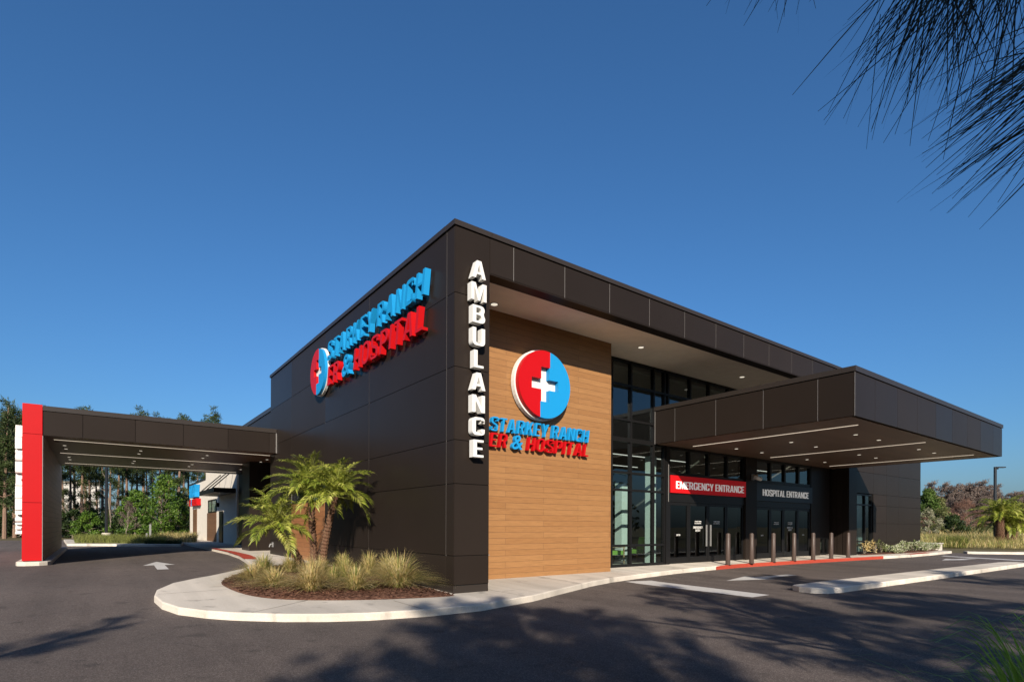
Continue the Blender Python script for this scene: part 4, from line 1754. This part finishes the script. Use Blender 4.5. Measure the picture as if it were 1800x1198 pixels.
# left planting strip behind the ambulance canopy
a, b, c, d = gp(118, 34), gp(318, 34), gp(330, 46), gp(112, 44)
sheet('planting_strip', [(p.x, p.y) for p in (a, b, c, d)], .13, M_CONC, .14)
stuff(grass_field('grass', strip(132, 290, 35.0, 43), 16000, .3, .62, 5, [M_BLADEG, M_OLIVE], .4, .012))
grass_field('russet_grass', strip(280, 345, 37.5, 44), 5000, .35, .75, 6, [M_BLADET, M_OLIVE], .5, .014)
grass_field('low_hedge', strip(255, 318, 34.6, 36.5), 3500, .15, .34, 7, [M_DARKLF, M_DARKLF], .5, .03)
# far kerb on the left
k0, k1 = gp(-60, 62), gp(330, 60)
sheet('curb', ribbon(k0, k1, .5), .13, M_CONC, .14)
# right field
sheet('far_curb', [(34.9, .3), (36.9, -1.85), (70, -14), (70.3, -13.4), (37.2, -1.3), (35.3, .6)], .13, M_CONC, .14)
grass_field('field_grass', strip(1590, 2000, 39.0, 60), 30000, .35, .8, 8, [M_BLADEG, M_BLADET], .5, .014)
grass_field('meadow_grass', strip(1560, 2050, 60, 110), 26000, .5, 1.1, 9, [M_OLIVE, M_BLADET], .65, .03)
grass_field('grass_tussocks', strip(1650, 1700, 39.5, 43), 5000, .35, .75, 10, [M_BLADEG, M_DARKLF], .3, .014)

# distant right palms
for i, (px, D, tp, lb) in enumerate(((1758, 43, (-.0, 0, 2.3), 'stout palm in front of the right lamp post'), (1770, 44.5, (.2, 0, 1.7), 'small palm just right of the stout one'), (1781, 44, (.7, .0, 1.9), 'leaning palm at the right edge of the picture'))):
    palm(lb, gp(px, D), tp, 30 + i, 30, 2.0, .26 if i == 0 else .16, None, 'palms in the far grass', fat=2.2)


# ------------------------------------------------------------------ trees
def limb(mb, a, b, r0, r1, rng, n=5, wob=.08, sides=6):
    a, b = Vector(a), Vector(b)
    ln = (b - a).length
    pts = [a.lerp(b, i / n) + (Vector(rng.normal(size=3)) * wob * ln * .3 if 0 < i < n else Vector((0, 0, 0))) for i in range(n + 1)]
    mb.tube(pts, [r0 + (r1 - r0) * i / n for i in range(n + 1)], sides)
    return pts


def pine(seed, h, crown0, rad_, nt, label, loc, needle=.36, nw=.06, dens=60, name='pine_tree', group=None, r0=.16, mt=None, low=0):
    rng = np.random.default_rng(seed)
    t = thing(name, label, 'tree', loc, 0, group)
    mb = MB()
    bend = Vector((rng.uniform(-.5, .5), rng.uniform(-.5, .5), 0))
    N = 10
    pts = [Vector((bend.x * (i / N) ** 2, bend.y * (i / N) ** 2, h * i / N)) for i in range(N + 1)]
    mb.tube(pts, [r0 * (1.15 - .95 * i / N) for i in range(N + 1)], 8)
    lf = MB()
    for k in range(nt):
        s = crown0 + (1 - crown0) * (k + rng.random()) / nt
        if low and k < low:
            s = rng.uniform(.18, crown0)
        z = h * s
        f = s * N
        i = min(int(f), N - 1)
        b = pts[i].lerp(pts[i + 1], f - i)
        a = k * 2.4 + rng.uniform(-.5, .5)
        u = (s - crown0) / (1 - crown0)
        ln = rad_ * (1.05 - .75 * max(u, 0)) * rng.uniform(.55, 1.15)
        if low and k < low:
            ln = rad_ * rng.uniform(.2, .5)
        e = b + Vector((math.cos(a) * ln, math.sin(a) * ln, ln * rng.uniform(.05, .5)))
        limb(mb, b, e, r0 * .22 * (1.1 - s * .6), .012, rng, 3, .15, 4)
        nc = 3 + int(ln * 1.5)
        for q in range(nc):
            v = .35 + .65 * (q + rng.random()) / nc
            c = b.lerp(e, v) + Vector(rng.normal(size=3) * .22)
            P = blob(rng, c, (.42, .42, .32), dens, .0)
            lf.quads(tri_leaves(rng, P, needle, nw, (0, 0, .3)))
    mb.build('trunk', M_BARK, t)
    lf.build('crown', mt or M_NEEDLE, t)
    return t


dense_ = pine(210, 12.0, .22, 1.9, 46, 'dense dark pine at the far left edge behind the pylon sign', gp(8, 50), needle=.38, nw=.06, dens=40, group='dense pines at the left edge')
for px_, D_, sc_ in ((-28, 52, .95), (26, 54, 1.0), (-50, 50, 1.05), (46, 58, .95), (70, 60, .9)):
    dup(dense_, gp(px_, D_), px_, None, sc_)
protos = [pine(200, 13.0, .42, 1.7, 26, 'tall slim pine with a sparse crown in the wood behind the canopy', gp(10, 62), group='pines in the wood behind the ambulance canopy', low=4),
          pine(201, 11.5, .5, 1.4, 22, 'tall slim pine with a sparse crown in the wood behind the canopy', gp(24, 60), group='pines in the wood behind the ambulance canopy', low=5),
          pine(202, 13.5, .58, 1.6, 20, 'tall slim pine with a sparse crown in the wood behind the canopy', gp(-14, 64), group='pines in the wood behind the ambulance canopy', low=6)]
rng0 = random.Random(77)
for i, px in enumerate([-60, -38, 2, 38, 52, 80, 96, 112, 124, 131, 143, 150, 158, 171, 180, 193, 206, 215, 222, 229, 241, 252, 258, 268, 281, 288, 297, 305, 313, 322, 331, 345, 362, 380, 395]):
    D = rng0.uniform(60, 84)
    dup(protos[i % 3], gp(px, D), rng0.random() * 6.28, None, rng0.uniform(.85, 1.1) * (D / 66 if D > 66 else 1))


def broadleaf(label, loc, h, rw, n, mt, seed, ll=.16, lw=.09, nb=22, cat='tree', name='leafy_tree', trunk_mt=None, group=None, low=.08, r0=.09):
    rng = np.random.default_rng(seed)
    t = thing(name, label, cat, loc, 0, group)
    mb, lf = MB(), MB()
    top = Vector((rng.uniform(-.3, .3), rng.uniform(-.3, .3), h * .85))
    limb(mb, (0, 0, -.1), top, r0, .02, rng, 6, .05, 7)
    for k in range(nb):
        s = low + (1 - low) * (k + .5 * rng.random()) / nb
        a = k * 2.4 + rng.uniform(-.4, .4)
        prof = math.sin(PI * min(.98, .18 + .8 * s)) ** .8
        ln = rw * prof * rng.uniform(.3, 1.0)
        c = Vector((math.cos(a) * ln, math.sin(a) * ln, h * s)) + Vector((top.x, top.y, 0)) * s
        limb(mb, top * (s * .8), c, r0 * .35 * (1 - s * .6), .008, rng, 3, .15, 4)
        q = rng.uniform(.24, .5) * rw * .68
        P = blob(rng, c, (q, q, q * .75), n // nb, .2)
        P = P[P[:, 2] > .05]
        lf.quads(tri_leaves(rng, P, ll, lw, (0, 0, .15)))
    mb.build('trunk', trunk_mt or M_BARKG, t)
    lf.build('crown', mt, t)
    return t


broadleaf('bright green leafy tree right of the marker post, tallest of the sunlit shrubs', gp(283, 50), 5.6, 1.9, 5200, M_LIME, 300, .2, .12, 46, low=.06)
broadleaf('bright green leafy shrub left of the tallest one behind the grass strip', gp(240, 51), 4.3, 1.5, 4200, M_LIME, 301, .2, .12, 34, low=.1)
broadleaf('bright green leafy shrub close to the cream building', gp(306, 52), 3.9, 1.6, 3600, M_LIME, 302, .2, .12, 30, low=.05)
broadleaf('low green shrub beside the concrete lamp base', gp(160, 52), 2.3, 1.6, 4500, M_LIME, 303, .18, .11, 16, name='leafy_shrub', cat='shrub', low=.05)
broadleaf('low green shrub left of the lamp base by the pylon', gp(128, 54), 2.6, 1.7, 4500, M_DARKLF, 304, .2, .12, 16, name='leafy_shrub', cat='shrub', low=.05)
broadleaf('thin grey brown young tree with twiggy crown in the grass strip', gp(222, 41), 3.0, .75, 1800, M_MOSS, 305, .09, .03, 18, low=.42, r0=.045, name='young_tree')
broadleaf('brown leafed tree beside the cream building corner', gp(328, 53), 4.8, 1.3, 3000, M_OLIVE, 306, .16, .08, 20, low=.1)
# bare leaning snags
for i, (px, D, h, lx, lb) in enumerate(((200, 53, 6.2, -.9, 'pale bare crooked tree right of the lamp post under the canopy'), (148, 55, 3.6, -1.6, 'pale fallen bare tree leaning left of the lamp post'))):
    rng = np.random.default_rng(400 + i)
    t = thing('bare_tree', lb, 'tree', gp(px, D))
    mb = MB()
    pts = limb(mb, (0, 0, -.1), (lx, 0, h), .09, .03, rng, 7, .1, 6)
    for k in range(12):
        p = pts[2 + k % 5]
        limb(mb, p, p + Vector((rng.uniform(-1.4, 1.2), rng.uniform(-.6, .6), rng.uniform(.2, 1.5))), .03, .006, rng, 4, .25, 4)
    mb.build('trunk', M_BARKG, t)


def undergrowth(name, px0, px1, D0, D1, n, hmax, mt, seed, ll=.3, lw=.16, clump=60, hfun=None):
    rng = np.random.default_rng(seed)
    mb = MB()
    per = n // clump
    for k in range(clump):
        px = rng.uniform(px0, px1)
        D = rng.uniform(D0, D1)
        g = gp(px, D)
        hh = hmax * rng.uniform(.45, 1)
        if hfun:
            hh *= hfun(px)
        P = blob(rng, (g.x, g.y, g.z + hh * .5), (rng.uniform(1, 2.2), rng.uniform(1, 2.2), hh * .5), per, .1)
        mb.quads(tri_leaves(rng, P, ll, lw, (0, 0, .2)))
    return stuff(mb.build(name, mt))


undergrowth('undergrowth', -90, 345, 56, 72, 30000, 2.9, M_DARKLF, 500, .34, .18, 90)
undergrowth('wood_understory', -90, 345, 70, 92, 13000, 4.4, M_DARKLF, 501, .4, .16, 70)


# right hand woods: grey mossy cypresses, a green tree, shrubs
def mossy(seed, h, rw, loc, label):
    rng = np.random.default_rng(seed)
    t = thing('mossy_tree', label, 'tree', loc, 0, 'grey moss hung trees along the far wood')
    mb, lf = MB(), MB()
    pts = limb(mb, (0, 0, -.3), (rng.uniform(-.6, .6), rng.uniform(-.6, .6), h * .95), .28, .05, rng, 7, .03, 7)
    for k in range(30):
        s = .28 + .7 * (k + rng.random()) / 30
        a = k * 2.4 + rng.uniform(-.5, .5)
        i = min(int(s * 7), 6)
        b = pts[i].lerp(pts[i + 1], s * 7 - i)
        ln = rw * (1.0 - .35 * s) * rng.uniform(.45, 1.1)
        e = b + Vector((math.cos(a) * ln, math.sin(a) * ln, ln * rng.uniform(.2, .7)))
        limb(mb, b, e, .07, .015, rng, 3, .2, 4)
        for q in range(4):
            c = b.lerp(e, .4 + .6 * (q + rng.random()) / 4)
            P = blob(rng, c, (.6, .6, .5), 26, .0)
            lf.quads(tri_leaves(rng, P, .55, .11, (0, 0, -1.0), .8))
    mb.build('trunk', M_BARKG, t)
    lf.build('crown', M_MOSS, t)
    return t


mp_ = [mossy(600 + i, 10.5 + i * .8, 2.7 - .3 * i, gp(1672 + 30 * i, 118 + 3 * i), 'grey moss hung tree in the far wood right of the building') for i in range(3)]
rng1 = random.Random(88)
for row, (D, n) in enumerate(((112, 17), (122, 18), (134, 16))):
    for i in range(n):
        px = 1645 + (1960 - 1645) * (i + rng1.uniform(-.3, .3)) / n
        dup(mp_[rng1.randrange(3)], gp(px, D + rng1.uniform(-3, 3)), rng1.random() * 6.28, None, rng1.uniform(.66, .95) * (D / 122))
broadleaf('green leafy tree rising at the right corner of the building', gp(1633, 92), 7.4, 2.4, 5200, M_MIDLF, 320, .36, .2, 34, low=.25, r0=.2)
broadleaf('green leafy tree next to the mossy wood', gp(1648, 95), 6.4, 2.2, 4600, M_OLIVE, 321, .4, .2, 26, low=.2, r0=.2)
broadleaf('white blossomed shrub beside the right corner of the building', gp(1633, 62), 3.4, 1.5, 3500, M_WHITEF, 322, .14, .09, 18, low=.15, name='blossom_shrub', cat='shrub')
broadleaf('dark green rounded shrub in the right field', gp(1678, 66), 2.7, 2.0, 5000, M_DARKLF, 323, .2, .12, 16, low=.08, name='leafy_shrub', cat='shrub')
broadleaf('olive shrub with white flecks between the blossom shrub and the green one', gp(1655, 70), 3.8, 1.8, 3800, M_OLIVE, 324, .18, .1, 16, low=.08, name='leafy_shrub', cat='shrub')
broadleaf('reddish bare twiggy bush in the middle of the right field', gp(1697, 80), 5.2, 2.6, 6500, M_RUST, 325, .34, .03, 22, low=.1, name='twiggy_bush', cat='shrub')
undergrowth('far_undergrowth', 1600, 2000, 84, 108, 26000, 4.2, M_RUST, 502, .5, .10, 80)
undergrowth('field_scrub', 1600, 1800, 70, 90, 9000, 2.2, M_OLIVE, 503, .3, .12, 40)


# ------------------------------------------------------------------ the pines behind the photographer
def needle_tuft(mb, rng, p, d, n, ln, wd, spread=.55, droop=.25):
    A = []
    d = Vector(d).normalized()
    for k in range(n):
        v = (d + Vector(rng.normal(size=3)) * spread).normalized()
        b = Vector(p) + d * rng.uniform(-.16, .06)
        l_ = ln * rng.uniform(.75, 1.1)
        m1 = b + v * l_ * .5
        tip = m1 + (v + Vector((0, 0, -droop))).normalized() * l_ * .5
        s = v.cross(Vector(rng.normal(size=3))).normalized() * wd
        A.append([b - s * .5, m1 - s * .5, tip, m1 + s * .5])
    mb.quads(np.array([[tuple(v) for v in q] for q in A]))


def at(px, py, D):
    return CAM + (fw + rt * ((px - 900) / F0) + upv * ((923.7 - py) / F0)) * D


def near_pine(seed, loc, h, crown0, rad_, nb, label, tuft=55, lean=(0, 0), extra=None, tl=.34, tw=.012):
    rng = np.random.default_rng(seed)
    t = thing('pine_tree', label, 'tree', loc)
    mb, lf = MB(), MB()
    N = 9
    pts = [Vector((lean[0] * (i / N), lean[1] * (i / N), h * i / N - .1)) for i in range(N + 1)]
    mb.tube(pts, [.17 * (1.1 - .9 * i / N) for i in range(N + 1)], 10)
    for k in range(nb):
        s = crown0 + (1 - crown0) * (k + rng.random()) / nb
        f = s * N
        i = min(int(f), N - 1)
        b = pts[i].lerp(pts[i + 1], f - i)
        a = k * 2.4 + rng.uniform(-.4, .4)
        u = (s - crown0) / (1 - crown0)
        ln = rad_ * (1.1 - .8 * u) * rng.uniform(.6, 1.1)
        e = b + Vector((math.cos(a) * ln, math.sin(a) * ln, ln * rng.uniform(.1, .5)))
        bp = limb(mb, b, e, .05 * (1.2 - s), .012, rng, 4, .12, 5)
        dd = (e - b).normalized()
        for q in range(2 + int(ln * 2.2)):
            v = .35 + .65 * rng.random()
            c = b.lerp(e, v) + Vector(rng.normal(size=3)) * .2 * ln * .5
            limb(mb, b.lerp(e, v * .85), c, .012, .006, rng, 2, .1, 4)
            needle_tuft(lf, rng, c, dd + Vector(rng.normal(size=3)) * .5, tuft, tl, tw, .75)
        needle_tuft(lf, rng, e, dd, tuft, tl, tw, .7)
    mb.build('trunk', M_BARK, t)
    lf.build('crown', M_NEEDLE, t)
    return t


t1 = near_pine(700, (-2.2, -13.2, 0), 6.4, .42, 2.0, 44, 'longleaf pine beside the photographer whose branch tips hang into the upper right corner')
loc = Vector((-2.2, -13.2, 0))
# its low branches with long needles hanging into view
mb, lf = MB(), MB()
rng = np.random.default_rng(710)
hub = at(2050, -230, 1.7)
q0 = Vector((-2.2, -13.2, 3.0))
mid_ = q0.lerp(hub, .5) + Vector((0, 0, .35))
pts = [(q0 * (1 - t_) ** 2 + mid_ * 2 * t_ * (1 - t_) + hub * t_ * t_) for t_ in [i / 10 for i in range(11)]]
mb.tube([p - loc for p in pts], [.045 - .025 * i / 10 for i in range(11)], 7)
for tips in ([(1655, -85, 1.05), (1735, -100, 1.05), (1795, -85, 1.08)], [(1885, 75, 1.05), (1930, 140, 1.12)], [(1400, -95, 1.35), (1335, -105, 1.4)]):
    for px, py, D in tips:
        e = at(px, py, D)
        midp = hub.lerp(e, .5) + Vector((0, 0, .12))
        n = 6
        pts = [(hub * (1 - t_) ** 2 + midp * 2 * t_ * (1 - t_) + e * t_ * t_) for t_ in [i / n for i in range(n + 1)]]
        mb.tube([p - loc for p in pts], [.014 - .009 * i / n for i in range(n + 1)], 6)
        dd = at(px - (200 if px > 1850 else 85), py + (150 if px > 1850 else 190), D) - e
        sp_f = .17 if px > 1850 else .3
        for k in range(75 if py > -80 or px > 1600 else 26):
            v = (dd.normalized() + rt0 * rng.normal() * sp_f + fw * rng.normal() * .3 + up0 * rng.normal() * .13).normalized()
            b = e - loc + Vector(rng.normal(size=3)) * .03
            l_ = rng.uniform(.21, .31) * (1.0 if D < 1.3 else .6)
            m1 = b + v * l_ * .5
            tip = m1 + (v + Vector((0, 0, -.03))).normalized() * l_ * .5
            s = v.cross(Vector(rng.normal(size=3))).normalized() * .0011
            lf.quads(np.array([[tuple(b - s), tuple(m1 - s), tuple(tip - s * .4), tuple(tip + s * .4), tuple(m1 + s), tuple(b + s)]]))
mb.build('branch', M_BARK, t1)
lf.build('needles', M_NEARN, t1)
near_pine(701, (-13.4, -21.0, 0), 10.6, .52, 2.2, 46, 'tall pine behind the photographer to the left', 75)
near_pine(702, (-1.6, -20.5, 0), 10.4, .40, 2.6, 60, 'broad tall pine behind the photographer to the right', 105)
near_pine(703, (2.6, -24.5, 0), 11.0, .36, 2.9, 60, 'tall pine on the verge opposite the entrance canopy', 105)
near_pine(705, (-8.3, -15.0, 0), 7.2, .5, 1.9, 46, 'pine close behind the photographer with a dense crown', 90)
near_pine(706, (-4.6, -23.5, 0), 10.4, .42, 2.3, 48, 'pine behind the photographer between the two tallest ones', 90)
near_pine(707, (-10.6, -20.8, 0), 9.6, .55, 2.0, 44, 'pine behind the photographer beside the leftmost tall one', 95)
near_pine(708, (-6.9, -22.4, 0), 9.9, .45, 2.2, 48, 'pine behind the photographer in the middle of the group', 95)
near_pine(704, (-13.2, -11.2, 0), 6.4, .82, .55, 7, 'thin young pine on the verge left of the photographer')
rng = np.random.default_rng(900)
mb = MB()
for k in range(150):
    a_ = rad(-120 + 222 * k / 149)
    r_ = rng.uniform(56, 66)
    q_ = CAM + (rt0 * math.cos(a_ - PI / 2) + fw * math.sin(a_ - PI / 2)) * r_
    hh = rng.uniform(3, 12)
    P = blob(rng, (q_.x, q_.y, hh * .5), (rng.uniform(1, 3.2), rng.uniform(1, 3.2), hh * .52), 200, .1)
    mb.quads(tri_leaves(rng, P, .7, .4, (0, 0, .2)))
stuff(mb.build('verge_understory', M_DARKLF))
rb = random.Random(5)
for i in range(34):
    a_ = rad(-118 + 218 * i / 33)          # ring from the far right round behind to the left
    r_ = rb.uniform(46, 58)
    q_ = CAM + Vector((-math.sin(a_) * -1, -math.cos(a_), 0)) * r_ if False else CAM + (rt0 * math.cos(a_ - PI / 2) + fw * math.sin(a_ - PI / 2)) * r_
    dup(protos[i % 3], (q_.x, q_.y, 0), rb.random() * 6.28, 'pine of the wood edge round the parking lot behind the photographer', rb.uniform(.75, .95))['group'] = 'pines round the parking lot behind the photographer'
rng = random.Random(810)
gb_ = CAM + fw * 1.75 + rt0 * 1.78
gb_.z = 0
mb = MB()
A = []
for k in range(150):
    b = Vector((rng.gauss(0, .05), rng.gauss(0, .05), -.02))
    if k < 95:
        e = at(rng.uniform(1610, 1800), rng.uniform(1075, 1195), rng.uniform(1.4, 1.9)) - gb_
    else:
        a_ = rng.random() * 2 * PI
        e = Vector((math.cos(a_) * rng.uniform(.2, .7), math.sin(a_) * rng.uniform(.2, .7), rng.uniform(.7, 1.15)))
    c = Vector((e.x * .35, e.y * .35, e.z * rng.uniform(1.0, 1.2)))
    pts = [(b * (1 - t_) ** 2 + c * 2 * t_ * (1 - t_) + e * t_ * t_) for t_ in [i_ / 8 for i_ in range(9)]]
    sd = Vector((rng.gauss(0, 1), rng.gauss(0, 1), 0)).normalized() * rng.uniform(.0035, .006)
    for i_ in range(8):
        w0, w1 = 1 - .85 * i_ / 8, 1 - .85 * (i_ + 1) / 8
        A.append([pts[i_] - sd * w0, pts[i_] + sd * w0, pts[i_ + 1] + sd * w1, pts[i_ + 1] - sd * w1])
mb.quads(np.array([[tuple(v) for v in q] for q in A]))
tag(mb.build('tall_grass', M_BACKG, None, gb_), 'tall green grass blades arching into the lower right corner', 'grass clump')
